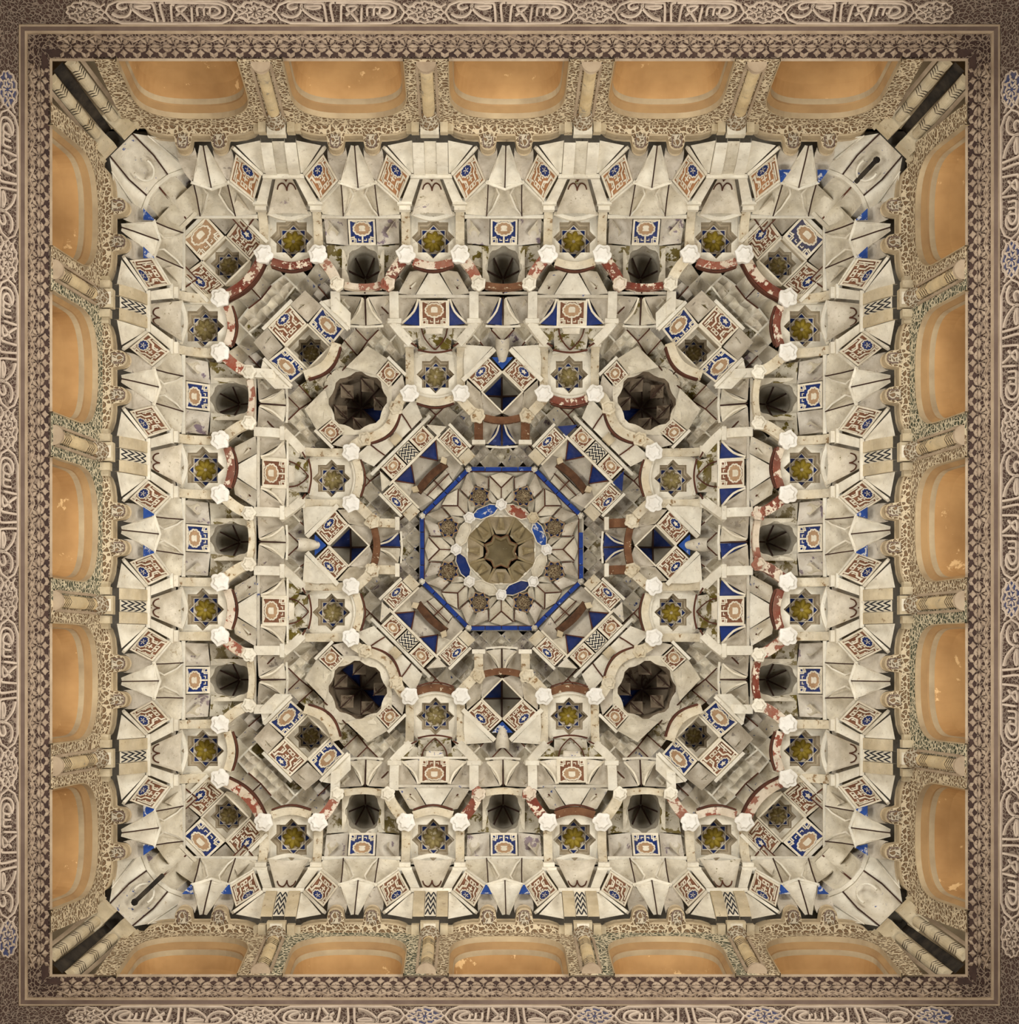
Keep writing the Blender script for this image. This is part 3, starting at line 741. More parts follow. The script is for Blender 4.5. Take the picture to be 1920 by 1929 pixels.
    mb.rib([gp(*q) for q in smooth_pts([(.024, .06), (.036, .20), (.030, .32), (.006, .40), (0, .47)])], .006, .004)
    for sx in (-1, 1): mb.rib([gp(sx * x, t) for x, t in smooth_pts([(.058, .58), (.046, .50), (.022, .50), (.006, .58), (0, .66)])], .007, .004)
    part('ogee_groove', mb, ['brown_line'])
    mb = MB(); pts = [(-.13 + .26 * i / 10, 2.045 - .030 * math.sin(pi * i / 10), 1.525 + .03 * math.sin(pi * i / 10)) for i in range(11)]
    mb.rib(pts, .024, .03); part('shell_rim', mb, ['plaster_bright'])
    return r
def smooth3(pts, k=3):
    out = []; n = len(pts)
    for i in range(n - 1):
        p = [pts[max(i - 1, 0)], pts[i], pts[i + 1], pts[min(i + 2, n - 1)]]
        for j in range(k):
            t = j / k
            out.append(tuple(.5 * (2 * p[1][c] + (p[2][c] - p[0][c]) * t + (2 * p[0][c] - 5 * p[1][c] + 4 * p[2][c] - p[3][c]) * t * t + (3 * p[1][c] - p[0][c] - 3 * p[2][c] + p[3][c]) * t ** 3) for c in (0, 1, 2)))
    out.append(pts[-1]); return out

sb = bay_springing(); bz, bp = bracket(True), bracket(False)
first = True; SPR = {}
for k in range(4):
    for i, u in enumerate((-2 * P, -P, 0, P, 2 * P)):
        s_ = sb if first else copy_tree(sb); first = False
        place(s_, k, (u, 2.33, .9)); SPR[k, i] = s_
        tag(s_, 'lobed springing with two corbels over a window, %s on the %s side' % (nth(i, 5, k), SIDE[k]), 'corbel', 'springings above the windows')
used = {0: False, 1: False}
for k in range(4):
    for i, u in enumerate(COLS):
        z = 0 if k == 0 else 1; src = bz if z else bp
        c = src if not used[z] else copy_tree(src); used[z] = True
        place(c, k, (u, 2.33, .9))
        tag(c, '%s bracket between carved tiles, %s on the %s side' % ('black and white zigzag' if z else 'plain white plank', nth(i, 4, k), SIDE[k]), 'bracket', 'brackets above the colonnettes')
# blue points on some springing scoops
def blue_me(sx, m):
    mb = MB(); x = sx * .116
    mb.patch((x - .036, 2.200, 1.09), (x + .036, 2.200, 1.09), (x + .004, 2.160, 1.235), (x - .004, 2.160, 1.235), (0, .014, 0), 4)
    return mb.mesh('blue_point', [m], (0, 2.33, .9), True)
BM = {sx: blue_me(sx, 'blue_worn') for sx in (-1, 1)}
for (k, i, sx) in ((0, 4, -1), (0, 4, 1), (1, 2, -1), (1, 2, 1), (1, 0, -1), (1, 0, 1), (1, 4, 1), (1, 4, -1), (2, 2, -1), (2, 2, 1), (2, 0, -1), (2, 0, 1), (2, 4, 1), (2, 4, -1), (3, 2, 1), (3, 2, -1), (3, 4, 1), (3, 4, -1), (3, 0, 1), (3, 0, -1)):
    obj('blue_point', BM[sx], SPR[k, i])

# ------------------------------------------------------------------ star coffers with gilded rosettes
def petal_mesh(rp, gold):
    mb = MB(); n = 6
    def pet(s, t):
        a = (s - .5) * 2; l = .16 + .84 * t; wd = .30 * math.sin(pi * min(1, .18 + .72 * t)) ** .8
        return (a * wd * rp, l * rp, -.016 * (1 - a * a) * math.sin(pi * (.15 + .7 * t)))
    mb.grid(pet, 4, 5); return mb.mesh('petal', [gold], (0, 0, 0), True)
PET = {}
def boss_mb(c, R, z0, z1, seed=0):
    """hanging drop: lobed star outline, stepped, flat broken face"""
    rnd = random.Random(seed); mb = MB(); n = 24; ph = rnd.random() * .6
    def ring(f, z, lob=.13): return [(c[0] + f * R * (1 + lob * .75 * math.cos(6 * a + ph * 8) + .05 * math.cos(4 * a + seed) + .03 * math.cos(11 * a)) * math.cos(a), c[1] + f * R * (1 + lob * .75 * math.cos(6 * a + ph * 8) + .05 * math.cos(4 * a + seed) + .03 * math.cos(11 * a)) * math.sin(a), z) for a in [2 * pi * i / n for i in range(n)]]
    mb.rings([ring(.78, z1), ring(.95, z0 + .05), ring(1.0, z0 + .022), ring(.98, z0 + .008), ring(.72, z0 + .004, .16), ring(.55, z0 - .004, .2), ring(.25, z0 - .002, .1)], cap1=True)
    return mb
def coffer_well(part, bc, zp, R, depth, gold, deco=True, half=None, rot=0.0, wall='coffer_wall'):
    """star-shaped well with blue triangles and a rosette at its bottom; part(nm, mb, mats, smooth)->object"""
    c = (0, bc); half = half or R * 1.12
    # plate with the star hole
    s0 = star_pts(R, c, rot); mb = MB()
    sqp = []
    for i in range(16):
        a = rot + i * pi / 8; dx, dy = math.sin(a), math.cos(a); k = half / max(abs(dx), abs(dy)); sqp.append((c[0] + dx * k, c[1] + dy * k))
    for i in range(16):
        j = (i + 1) % 16; mb.quad((*sqp[i], zp), (*sqp[j], zp), (*s0[j], zp), (*s0[i], zp))
    part('star_plate', mb, ['plaster_bright'])
    s1 = star_pts(R * .90, c, rot); s2 = star_pts(R * .80, c, rot); mb = MB()
    z1 = zp + depth * .55; z2 = zp + depth
    mb.rings([[(*p, zp) for p in s0], [(*p, z1) for p in s0], [(*p, z1) for p in s1], [(*p, z2) for p in s1]])
    part('star_well', mb, [wall])
    mb = MB(); mb.poly([(*p, z2) for p in s1]); fl = part('well_ceiling', mb, ['coffer_ground'])
    # interlaced square and diamond straps
    mb = MB(); q = R * .78
    for r0 in (0, pi / 4):
        pts = [(c[0] + q * math.sin(rot + r0 + i * pi / 2), c[1] + q * math.cos(rot + r0 + i * pi / 2), z2 - .008) for i in range(5)]
        mb.rib(pts, R * .05, .010)
    n = 32; mb.rib([(c[0] + R * .50 * (1 + .05 * math.cos(8 * a)) * math.sin(a), c[1] + R * .50 * (1 + .05 * math.cos(8 * a)) * math.cos(a), z2 - .007) for a in [2 * pi * i / n for i in range(n + 1)]], R * .05, .008)
    sub(fl, 'star_straps', mb, ['strap'])
    for i in range(8):
        a = rot + i * pi / 4; mb = MB()
        def pp(rr, aa): return (c[0] + rr * math.sin(aa), c[1] + rr * math.cos(aa), z2 - .005)
        mb.tri(pp(R * .80, a), pp(R * .575, a + .27), pp(R * .575, a - .27)); sub(fl, 'blue_triangle', mb, ['blue'])
    ro_mb = MB(); n = 16; ro_mb.rings([[(c[0] + R * f * math.sin(2 * pi * i / n), c[1] + R * f * math.cos(2 * pi * i / n), z2 + dz) for i in range(n)] for f, dz in ((.50, -.003), (.40, -.010))], cap1=True)
    ro = part('rosette', ro_mb, ['coffer_ground'])
    if (R, gold) not in PET: PET[R, gold] = petal_mesh(R * .50, gold)
    for i in range(8):
        p = obj('petal', PET[R, gold], ro); o_ = part.org
        p.location = (c[0] - o_[0], -(c[1] - o_[1]), z2 - .011 - o_[2]); p.rotation_euler = (0, 0, i * pi / 4 + .2)
    return ro
def sub(parent, nm, mb, mats, smooth=False): return obj(nm, mb.mesh(nm, mats, sub.org, smooth), parent)

class Parter:
    def __init__(s, r, org): s.r, s.org = r, org; sub.org = org
    def __call__(s, nm, mb, mats, smooth=False): return obj(nm, mb.mesh(nm, mats, s.org, smooth), s.r)

def star_coffer(bc, zp, R, gold, lint, pil_prof, boss_b, lint_b, px=.173, top=True, holes=False):
    org = (0, bc, zp); r = root('star_coffer', 0, org); part = Parter(r, org)
    coffer_well(part, bc, zp, R, .135, gold, half=.158)
    # inner frame arcs above and below the star
    for sg in (-1, 1):
        mb = MB(); yy = bc + sg * (R * 1.12)
        mb.rib([(-.115 + .23 * i / 8, yy + sg * .022 * math.sin(pi * i / 8) - sg * .004, zp - .018) for i in range(9)], .020, .03); part('frame_arc', mb, ['plaster_bright'])
    for sx in (-1, 1):
        mb = MB(); mb.rib([(sx * .142, bc - R * 1.02, zp - .012), (sx * .142, bc + R * 1.02, zp - .012)], .012, .03, wdir=(1, 0, 0)); part('frame_stile', mb, ['plaster_bright'])
        mb = MB(); mb.rib([(sx * px, b_, z_) for b_, z_ in pil_prof], .056, .05, wdir=(1, 0, 0)); part('pilaster', mb, ['lintel_cream'])
        p0 = pil_prof[0]
        mb = MB(); mb.prism([(sx * px - .046, p0[0] + .018), (sx * px + .046, p0[0] + .018), (sx * px + .046, p0[0] - .02), (sx * px - .046, p0[0] - .02)], p0[1] - .014, p0[1] + .04)
        mb.prism([(sx * px - .036, p0[0] - .018), (sx * px + .036, p0[0] - .018), (sx * px + .036, p0[0] - .045), (sx * px - .036, p0[0] - .045)], p0[1] + .03, p0[1] + .09); part('pilaster_cap', mb, ['plaster_bright'])
        mb = boss_mb((sx * px, boss_b), .060, zp - .070, zp + .06, 3 if sx > 0 else 8); part('pendant_boss', mb, ['white_boss'])
    mb = MB(); mb.rib([(-.125 + .25 * i / 8, lint_b - .028 * math.sin(pi * i / 8), zp - .03) for i in range(9)], .050, .06); part('lintel', mb, [lint])
    mb = MB(); mb.rib([(-.125 + .25 * i / 8, lint_b - .034 - .030 * math.sin(pi * i / 8), zp - .034) for i in range(9)], .010, .05); part('lintel_edge', mb, ['brown_line'])
    return r
OUT_PIL = [(2.098, 1.455), (2.062, 1.555), (2.01, 1.625), (1.945, 1.665), (1.88, 1.675), (1.825, 1.672)]
IN_PIL = [(1.372, 2.235), (1.33, 2.295), (1.27, 2.335), (1.20, 2.350), (1.12, 2.355), (1.05, 2.352)]
GOLD_O = {(0, 0): 'gold', (0, 1): 'gold', (0, 2): 'gold', (0, 3): 'gold', (1, 0): 'gold', (1, 1): 'gold', (1, 2): 'gold', (1, 3): 'gold', (2, 0): 'gold', (2, 1): 'gold', (2, 2): 'gold_faded', (2, 3): 'gold', (3, 0): 'gold', (3, 1): 'gold', (3, 2): 'gold', (3, 3): 'gold_faded'}
LINT_O = {(0, 0): 'lintel_red', (0, 1): 'plaster_red', (0, 2): 'lintel_cream', (0, 3): 'plaster_red', (1, 0): 'lintel_red', (1, 1): 'lintel_red', (1, 2): 'lintel_red', (1, 3): 'plaster_red', (2, 0): 'plaster_red', (2, 1): 'lintel_brown', (2, 2): 'lintel_cream', (2, 3): 'lintel_cream', (3, 0): 'lintel_cream', (3, 1): 'plaster_red', (3, 2): 'lintel_red', (3, 3): 'plaster_red'}
SRC = {}
def instance(key, build):
    if key in SRC: return copy_tree(SRC[key])
    SRC[key] = build(); return SRC[key]
WORD = {'lintel_red': 'red lintel', 'plaster_red': 'red-flecked lintel', 'lintel_cream': 'cream lintel', 'lintel_brown': 'brown lintel'}
for k in range(4):
    for i, u in enumerate(COLS):
        g, l = GOLD_O[k, i], LINT_O[k, i]
        c = instance(('so', g, l), lambda: star_coffer(1.930, 1.70, .137, g, l, OUT_PIL, 1.812, 1.770))
        place(c, k, (u, 1.930, 1.70))
        tag(c, 'star coffer with %s rosette and %s, %s in outer %s row' % ('gilded' if g == 'gold' else 'faded', WORD[l], nth(i, 4, k), SIDE[k]), 'coffer', 'outer star coffers')
    for i, u in enumerate((-H, H)):
        g = 'gold' if (k, i) in ((2, 0), (1, 1)) else 'gold_faded'
        l = {(0, 1): 'lintel_red', (2, 0): 'lintel_brown', (2, 1): 'lintel_brown', (1, 0): 'lintel_cream'}.get((k, i), 'lintel_cream')
        c = instance(('si', g, l), lambda: star_coffer(1.158, 2.375, .128, g, l, IN_PIL, 1.022, .992))
        place(c, k, (u, 1.158, 2.375))
        tag(c, 'star coffer with %s rosette and %s, %s of inner %s pair' % ('gilded' if g == 'gold' else 'faded olive', WORD[l], nth(i, 2, k), SIDE[k]), 'coffer', 'inner star coffers')

# ------------------------------------------------------------------ scalloped niches with blue medallion tiles (three per side)
def octo(cx, cb, ru, rb, n=16, lob=0, amp=0): return [(cx + ru * (1 + amp * math.cos(lob * a)) * math.cos(a), cb + rb * (1 + amp * math.cos(lob * a)) * math.sin(a)) for a in [2 * pi * (i + .5) / n for i in range(n)]]
def chamber(part, c, ru, rb, z0, z1, dark_y=True, rim_mat='plaster', n=16, spokes=5, blue_panels=(), nm='niche'):
    cx, cb = c
    rim = octo(cx, cb, ru, rb, 2 * n, n // 2, .06); r1 = octo(cx, cb, ru * 1.10, rb * 1.06, 2 * n); r2 = octo(cx, cb, ru * .95, rb * .92, 2 * n)
    mb = MB(); mb.rings([[(*p, z0) for p in rim], [(*p, z0 + .03) for p in rim], [(*p, (z0 + z1) / 2) for p in r2], [(*p, z1 - .03) for p in r2]]); part('niche_wall', mb, [nm])
    sqp = []
    for i in range(2 * n):
        a = 2 * pi * (i + .5) / (2 * n); dx, dy = math.cos(a), math.sin(a); k = 1 / max(abs(dx), abs(dy), .82 * (abs(dx) + abs(dy)) if ru > .15 else 0); kk = 1.40 if ru > .15 else 1.22; sqp.append((cx + dx * k * ru * kk, cb + dy * k * rb * (kk if ru > .15 else 1.12)))
    mb = MB(); mb.rings([[(*p, z0 - .004) for p in sqp], [(*p, z0) for p in rim]]); part('scalloped_rim', mb, [rim_mat])
    AN = [2 * pi * i / 8 for i in range(8)] if ru > .15 else [-pi / 2, .04 * pi, .30 * pi, .70 * pi, .96 * pi]
    na = len(AN); jy = 0 if ru > .15 else -.18 * rb               # where the painted ribs meet
    for i in range(na):
        a0, a1 = AN[i], AN[(i + 1) % na] + (2 * pi if i == na - 1 else 0); mb = MB()
        def pt(a, f, z): return (cx + ru * f * math.cos(a), cb + rb * f * math.sin(a) + jy * (1 - f), z)
        mb.grid(lambda s_, t_: pt(a0 + (a1 - a0) * s_, 1 - .98 * t_, z1 - .06 + .08 * t_ + .05 * (16 * s_ * (1 - s_) * t_ * (1 - t_)) ** .75), 5, 5)
        part('niche_facet', mb, ['blue' if i in blue_panels else nm], True)
        mb = MB(); mb.rib([(cx + ru * f * math.cos(a0), cb + rb * f * math.sin(a0) + jy * (1 - f), z1 - .06 + .08 * (1 - f) - .01) for f in (1, .7, .4, .05)], .010, .006)
        part('painted_rib', mb, ['dark_line'])
def bay_niche(lint, rib_l, rib_r):
    org = (0, 1.96, 1.65); r = root('scalloped_niche', 0, org); part = Parter(r, org)
    mb, ms = tile_medallion((-.086, 1.893, 1.742), (.086, 1.893, 1.742), (.086, 2.022, 1.598), (-.086, 2.022, 1.598), (0, .018, .018), 'blue'); part('medallion_tile', mb, ms)
    for sx in (-1, 1):
        mb = MB(); mb.patch((sx * .092, 2.024, 1.595), (sx * .238, 2.040, 1.59), (sx * .235, 1.905, 1.755), (sx * .092, 1.888, 1.748), (0, .06, .05), 6); part('side_scoop', mb, ['plaster_violet'], True)
        # flank facets of the niche
        mb = MB(); mb.patch((sx * .095, 1.885, 1.752), (sx * .235, 1.895, 1.76), (sx * .225, 1.79, 1.80), (sx * .105, 1.74, 1.80), (0, .02, .04), 5); part('flank_facet', mb, ['plaster_olive'], True)
        mb = MB(); mb.patch((sx * .105, 1.74, 1.80), (sx * .225, 1.79, 1.80), (sx * .165, 1.68, 1.80), (sx * .10, 1.65, 1.80), (0, .0, .03), 4); part('flank_facet', mb, ['plaster_olive'], True)
        # slanting arch rib from the pendant boss to the bracket block
        mb = MB(); mb.rib(smooth3([(sx * .262, 1.790, 1.660), (sx * .222, 1.745, 1.690), (sx * .188, 1.695, 1.700), (sx * .170, 1.655, 1.702)]), .066, .06); part('arch_rib', mb, [rib_l if sx < 0 else rib_r])
        mb = boss_mb((sx * .163, 1.636), .046, 1.690, 1.80, 5); part('bracket_block', mb, ['plaster_red' if (rib_l if sx < 0 else rib_r) == 'lintel_red' else 'plaster_bright'])
    chamber(part, (0, 1.758), .112, .132, 1.79, 2.03, spokes=5)
    mb = MB(); mb.rib([(-.118 + .236 * i / 8, 1.634 - .014 * math.sin(pi * i / 8), 1.735) for i in range(9)], .040, .07); part('lintel', mb, [lint])
    return r
NL = {(0, 0): ('plaster_red', 'plaster_red', 'lintel_red'), (0, 1): ('lintel_brown', 'plaster_red', 'plaster_red'), (0, 2): ('lintel_red', 'lintel_red', 'lintel_cream'),
      (1, 0): ('lintel_cream', 'lintel_cream', 'lintel_cream'), (1, 1): ('plaster_red', 'lintel_red', 'lintel_red'), (1, 2): ('lintel_red', 'plaster_red', 'plaster_red'),
      (2, 0): ('lintel_cream', 'plaster_red', 'lintel_cream'), (2, 1): ('lintel_cream', 'lintel_red', 'lintel_red'), (2, 2): ('lintel_cream', 'lintel_cream', 'plaster_red'),
      (3, 0): ('lintel_cream', 'lintel_cream', 'plaster_red'), (3, 1): ('lintel_cream', 'lintel_cream', 'lintel_cream'), (3, 2): ('plaster_red', 'lintel_cream', 'plaster_red')}
for k in range(4):
    for i, u in enumerate(BAYS):
        c = instance(('ni',) + NL[k, i], lambda: bay_niche(*NL[k, i])); place(c, k, (u, 1.96, 1.65))
        tag(c, 'dark scalloped niche below a blue medallion tile, %s on the %s side' % (nth(i, 3, k), SIDE[k]), 'niche', 'scalloped niches of the outer ring')

# ------------------------------------------------------------------ second ring: triangle pairs, brown medallion tiles, white posts
def tri_pair(apex_b, base_b, za, zb_, hw, m1, m2, posts, px, name, post_m='lintel_cream'):
    org = (0, apex_b, za); r = root(name, 0, org); part = Parter(r, org)
    for sx, m in ((-1, m1), (1, m2)):
        mb = MB(); mb.patch((sx * .006, apex_b, za), (sx * .020, apex_b + .004, za), (sx * hw, base_b + .012, zb_), (sx * .006, base_b, zb_), (sx * -.014, .012, .012), 6); part('triangle_facet', mb, [m], True)
        mb = MB(); mb.rib(smooth3([(sx * .018, apex_b + .006, za - .006), (sx * hw * .42, (apex_b * .5 + base_b * .5) + .006, (za + zb_) / 2 - .006), (sx * hw, base_b + .016, zb_ - .006)]), .012, .012); part('facet_border', mb, ['strap'])
        # rounded cells beside the pair
        mb = MB(); mb.patch((sx * .022, apex_b + .012, za - .005), (sx * px, apex_b + .020, za - .02), (sx * px, base_b + .01, zb_ - .03), (sx * hw, base_b + .014, zb_), (0, .03, .07), 6); part('round_cell', mb, ['plaster_grey'], True)
        if posts:
            mb = MB(); mb.rib([(sx * px, apex_b + .035, za - .075), (sx * px, (apex_b + base_b) / 2, (za + zb_) / 2 - .075), (sx * px, base_b + .035, zb_ - .075)], .060, .08, wdir=(1, 0, 0)); part('post', mb, [post_m])
            mb = MB(); mb.prism([(sx * px - .045, base_b + .034), (sx * px + .045, base_b + .034), (sx * px + .045, base_b + .004), (sx * px - .045, base_b + .004)], zb_ - .07, zb_); part('post_foot', mb, ['plaster_bright'])
    mb = MB(); mb.rib([(0, apex_b + .01, za - .008), (0, base_b, zb_ - .006)], .009, .01); part('painted_joint', mb, ['dark_line'])
    mb = MB(); mb.rib([(-hw - .01, base_b - .004, zb_ - .010), (0, base_b - .012, zb_ - .010), (hw + .01, base_b - .004, zb_ - .010)], .014, .016); part('base_edge', mb, ['plaster_bright'])
    mb = MB(); mb.rib([(-px + .03, apex_b + .034, za - .03), (px - .03, apex_b + .034, za - .03)], .016, .02); part('top_edge', mb, ['plaster_blue_marks'])
    return r
C2 = {(0, 1): ('blue', 'plaster'), (0, 0): ('plaster', 'plaster'), (0, 2): ('plaster_olive', 'plaster'), (1, 1): ('plaster', 'blue'), (1, 0): ('plaster', 'plaster'), (1, 2): ('plaster', 'plaster'),
      (2, 1): ('plaster', 'plaster_stained'), (2, 0): ('plaster', 'plaster_grey'), (2, 2): ('plaster', 'plaster'), (3, 1): ('plaster', 'plaster'), (3, 0): ('plaster', 'plaster_stained'), (3, 2): ('plaster', 'plaster')}
for k in range(4):
    for i, u in enumerate(BAYS):
        m1, m2 = C2[k, i]
        c = instance(('tp', m1, m2), lambda: tri_pair(1.594, 1.436, 1.995, 2.085, .106, m1, m2, True, .192, 'triangle_cell', 'plaster_bright'))
        place(c, k, (u, 1.594, 1.995))
        tag(c, 'triangular facets%s between white posts, %s in the second %s ring' % (' (one blue)' if 'blue' in (m1, m2) else '', nth(i, 3, k), SIDE[k]), 'muqarnas cell', 'triangle cells behind the niches')

def tile_cell(flank):
    org = (0, 1.51, 2.03); r = root('tile_cell', 0, org); part = Parter(r, org)
    mb, ms = tile_medallion((-.090, 1.432, 2.075), (.090, 1.432, 2.075), (.090, 1.584, 1.985), (-.090, 1.584, 1.985), (0, .012, .012), 'tile_brown'); part('medallion_tile', mb, ms)
    mb = MB(); mb.patch((-.018, 1.765, 1.885), (.018, 1.765, 1.885), (.125, 1.606, 1.965), (-.125, 1.606, 1.965), (0, .012, -.014), 6); part('ogee_facet', mb, ['plaster_bright'], True)
    mb = MB(); mb.rib([(-.25, 1.604, 1.955), (.25, 1.604, 1.955)], .018, .02); part('string_course', mb, ['plaster_blue_marks'])
    for sx in (-1, 1):
        mb = MB(); mb.patch((sx * .098, 1.582, 1.985), (sx * .104, 1.584, 1.985), (sx * .205, 1.445, 2.07), (sx * .098, 1.432, 2.075), (sx * -.014, .0, .012), 6); part('flank_triangle', mb, [flank], True)
        mb = MB(); mb.rib(smooth3([(sx * .104, 1.590, 1.975), (sx * .135, 1.515, 2.015), (sx * .215, 1.446, 2.06)]), .013, .014); part('facet_border', mb, ['strap'])
        mb = MB(); mb.rib([(sx * .094, 1.588, 1.975), (sx * .094, 1.43, 2.066)], .010, .012); part('tile_border', mb, ['strap'])
        mb = MB(); mb.patch((sx * .11, 1.592, 1.975), (sx * .25, 1.60, 1.955), (sx * .25, 1.47, 2.02), (sx * .205, 1.45, 2.06), (0, .03, .06), 5); part('round_cell', mb, ['plaster_grey'], True)
        mb = MB(); mb.patch((sx * .03, 1.765, 1.875), (sx * .155, 1.745, 1.865), (sx * .235, 1.62, 1.945), (sx * .125, 1.610, 1.96), (0, .03, .06), 6); part('round_cell', mb, ['plaster_blue_marks'], True)
        # slanting plank and its foot
        mb = MB(); mb.rib([(sx * .272, 1.446, 2.015), (sx * .215, 1.385, 2.10), (sx * .158, 1.335, 2.175)], .058, .06); part('slanting_plank', mb, ['plaster_bright'])
        mb = MB(); mb.rib([(sx * .205, 1.362, 2.142), (sx * .12, 1.318, 2.20)], .010, .02); part('painted_joint', mb, ['brown_line'])
        mb = MB(); mb.patch((sx * .10, 1.428, 2.085), (sx * .225, 1.44, 2.07), (sx * .150, 1.345, 2.17), (sx * .115, 1.36, 2.16), (0, .01, .03), 4); part('gusset', mb, ['plaster_olive'], True)
    mb = MB(); mb.rib([(-.215, 1.424, 2.066), (.215, 1.424, 2.066)], .014, .016); part('base_edge', mb, ['plaster_bright'])
    # hood over the inner star: shallow dome with painted arcs and a small blue and white tile
    def hd(s, t):
        x = (2 * s - 1) * (.118 - .012 * t); return (x, 1.418 - .122 * t + .012 * math.cos(pi * x / .24), 2.09 + .155 * t + .055 * math.sin(pi * t) * (1 - (2 * s - 1) ** 2))
    mb = MB(); mb.grid(hd, 10, 7); part('hood_cell', mb, ['plaster_olive'], True)
    mb = MB()
    for sx in (-1, 1): mb.rib(smooth3([(sx * .085, 1.415, 2.085), (sx * .070, 1.37, 2.145), (sx * .035, 1.33, 2.205), (0, 1.300, 2.235)]), .008, .01)
    mb.rib([(-.115 + .23 * i / 10, 1.300 - .018 * math.sin(pi * i / 10), 2.225) for i in range(11)], .011, .014); part('painted_arcs', mb, ['brown_line'])
    mb = MB(); mb.quad((-.058, 1.416, 2.07), (.058, 1.416, 2.07), (.050, 1.386, 2.09), (-.050, 1.386, 2.09)); mb.rib([(-.06, 1.418, 2.066), (.06, 1.418, 2.066), (.052, 1.384, 2.086), (-.052, 1.384, 2.086), (-.06, 1.418, 2.066)], .006, .01)
    part('blue_white_tile', mb, ['plaster_blue_marks'])
    return r
FL = {0: 'blue', 1: 'blue', 2: 'plaster_blue_marks', 3: 'plaster_stained'}
for k in range(4):
    for i, u in enumerate((-H, H)):
        c = instance(('tc', FL[k]), lambda: tile_cell(FL[k])); place(c, k, (u, 1.51, 2.03))
        tag(c, 'brown medallion tile with %s triangles, %s in second %s ring' % ('deep blue' if FL[k] == 'blue' else 'pale stained', nth(i, 2, k), SIDE[k]), 'muqarnas cell', 'medallion tile cells of the second ring')

# ------------------------------------------------------------------ diamond recesses on the four axes
def diamond(blues):
    org = (0, 1.04, 2.40); r = root('diamond_recess', 0, org); part = Parter(r, org)
    h = .132; zc = 2.405; c = (0, 1.043); zt = zc + .22
    V = [(0, c[1] + h), (h, c[1]), (0, c[1] - h), (-h, c[1])]
    mb = MB(); mb.rings([[(*p, zc) for p in V], [(*p, zt - .03) for p in V]]); part('recess_wall', mb, ['niche'])
    for i in range(4):
        a, b_ = V[i], V[(i + 1) % 4]; m_ = ((a[0] + b_[0]) / 2, (a[1] + b_[1]) / 2); 
        # quadrants between the vertices' axes
    Q = [(-1, 1), (1, 1), (1, -1), (-1, -1)]
    for i, (sx, sy) in enumerate(Q):
        mb = MB(); mb.patch((0, c[1], zt), (sx * h, c[1], zt - .04), (sx * h * .52, c[1] + sy * h * .52, zt - .05), (0, c[1] + sy * h, zt - .04), (0, 0, .025), 4); part('quadrant_facet', mb, [blues[i]], True)
    mb = MB(); mb.rib([(-h, c[1], zt - .05), (0, c[1], zt - .012), (h, c[1], zt - .05)], .012, .01); mb.rib([(0, c[1] - h, zt - .05), (0, c[1], zt - .012), (0, c[1] + h, zt - .05)], .012, .01); part('painted_cross', mb, ['dark_line'])
    mb = MB(); mb.rib([(V[i % 4][0] * 1.05, c[1] + (V[i % 4][1] - c[1]) * 1.05, zc - .012) for i in range(5)], .014, .02); part('recess_border', mb, ['strap'])
    for sx in (-1, 1):
        A, B, C, D = (sx * .006, 1.186, 2.395), (sx * .146, 1.048, 2.395), (sx * .236, 1.130, 2.345), (sx * .096, 1.268, 2.345)
        mb, ms = tile_kufic(A, B, C, D, (0, .008, .012), 'tile_brown', 'blue', 1); part('carved_tile', mb, ms)
        mb = MB(); mb.rib([(sx * .052, 1.318, 2.295), (sx * .16, 1.215, 2.325), (sx * .268, 1.112, 2.335)], .030, .03); part('diagonal_bar', mb, ['plaster_bright'])
        mb = MB(); mb.patch((sx * .066, 1.332, 2.295), (sx * .25, 1.345, 2.29), (sx * .262, 1.25, 2.33), (sx * .258, 1.135, 2.335), (0, .0, .02), 4); part('wing_facet', mb, ['plaster_bright'], True)
        mb = MB(); mb.patch((sx * .148, 1.040, 2.40), (sx * .24, 1.118, 2.36), (sx * .255, .96, 2.43), (sx * .13, .925, 2.45), (0, 0, .05), 5); part('side_cell', mb, ['plaster_stained'], True)
        mb = MB(); mb.patch((sx * .004, .902, 2.43), (sx * .140, 1.036, 2.41), (sx * .15, .925, 2.45), (sx * .08, .875, 2.47), (0, 0, .02), 4); part('lower_facet', mb, ['plaster_grey'], True)
        mb = boss_mb((sx * .168, .885), .052, 2.40, 2.50, 4); part('bracket_block', mb, ['lintel_cream'])
        mb = MB(); mb.rib([(sx * .295, 1.005, 2.335), (sx * .25, .955, 2.37), (sx * .20, .905, 2.395)], .064, .06); part('arch_rib', mb, ['lintel_cream'])
    # bottle-shaped drop above the tiles, with a blue tip
    mb = MB()
    def bt(s, t):
        a = pi + pi * s; R = .048 * (.55 + .45 * math.sin(pi * min(1, .25 + .75 * t))); return (R * math.cos(a), 1.395 - .135 * t + .03 * math.sin(a), 2.215 + .10 * t + .06 * (1 + math.sin(a)))
    mb.grid(bt, 8, 6); part('bottle_drop', mb, ['plaster_blue_marks'], True)
    mb = MB(); mb.patch((-.072, 1.268, 2.335), (.072, 1.268, 2.335), (.003, 1.196, 2.385), (-.003, 1.196, 2.385), (0, .01, .01), 4); part('blue_point', mb, ['blue_worn'], True)
    mb = MB(); mb.rib([(-.12 + .24 * i / 8, .872 - .018 * math.sin(pi * i / 8), 2.425) for i in range(9)], .046, .06); part('lintel', mb, ['lintel_brown'])
    return r
B_, G_ = 'blue', 'niche'
DB = {0: (B_, G_, B_, G_), 1: (B_, G_, B_, G_), 2: (G_, G_, B_, G_), 3: (G_, B_, G_, B_)}
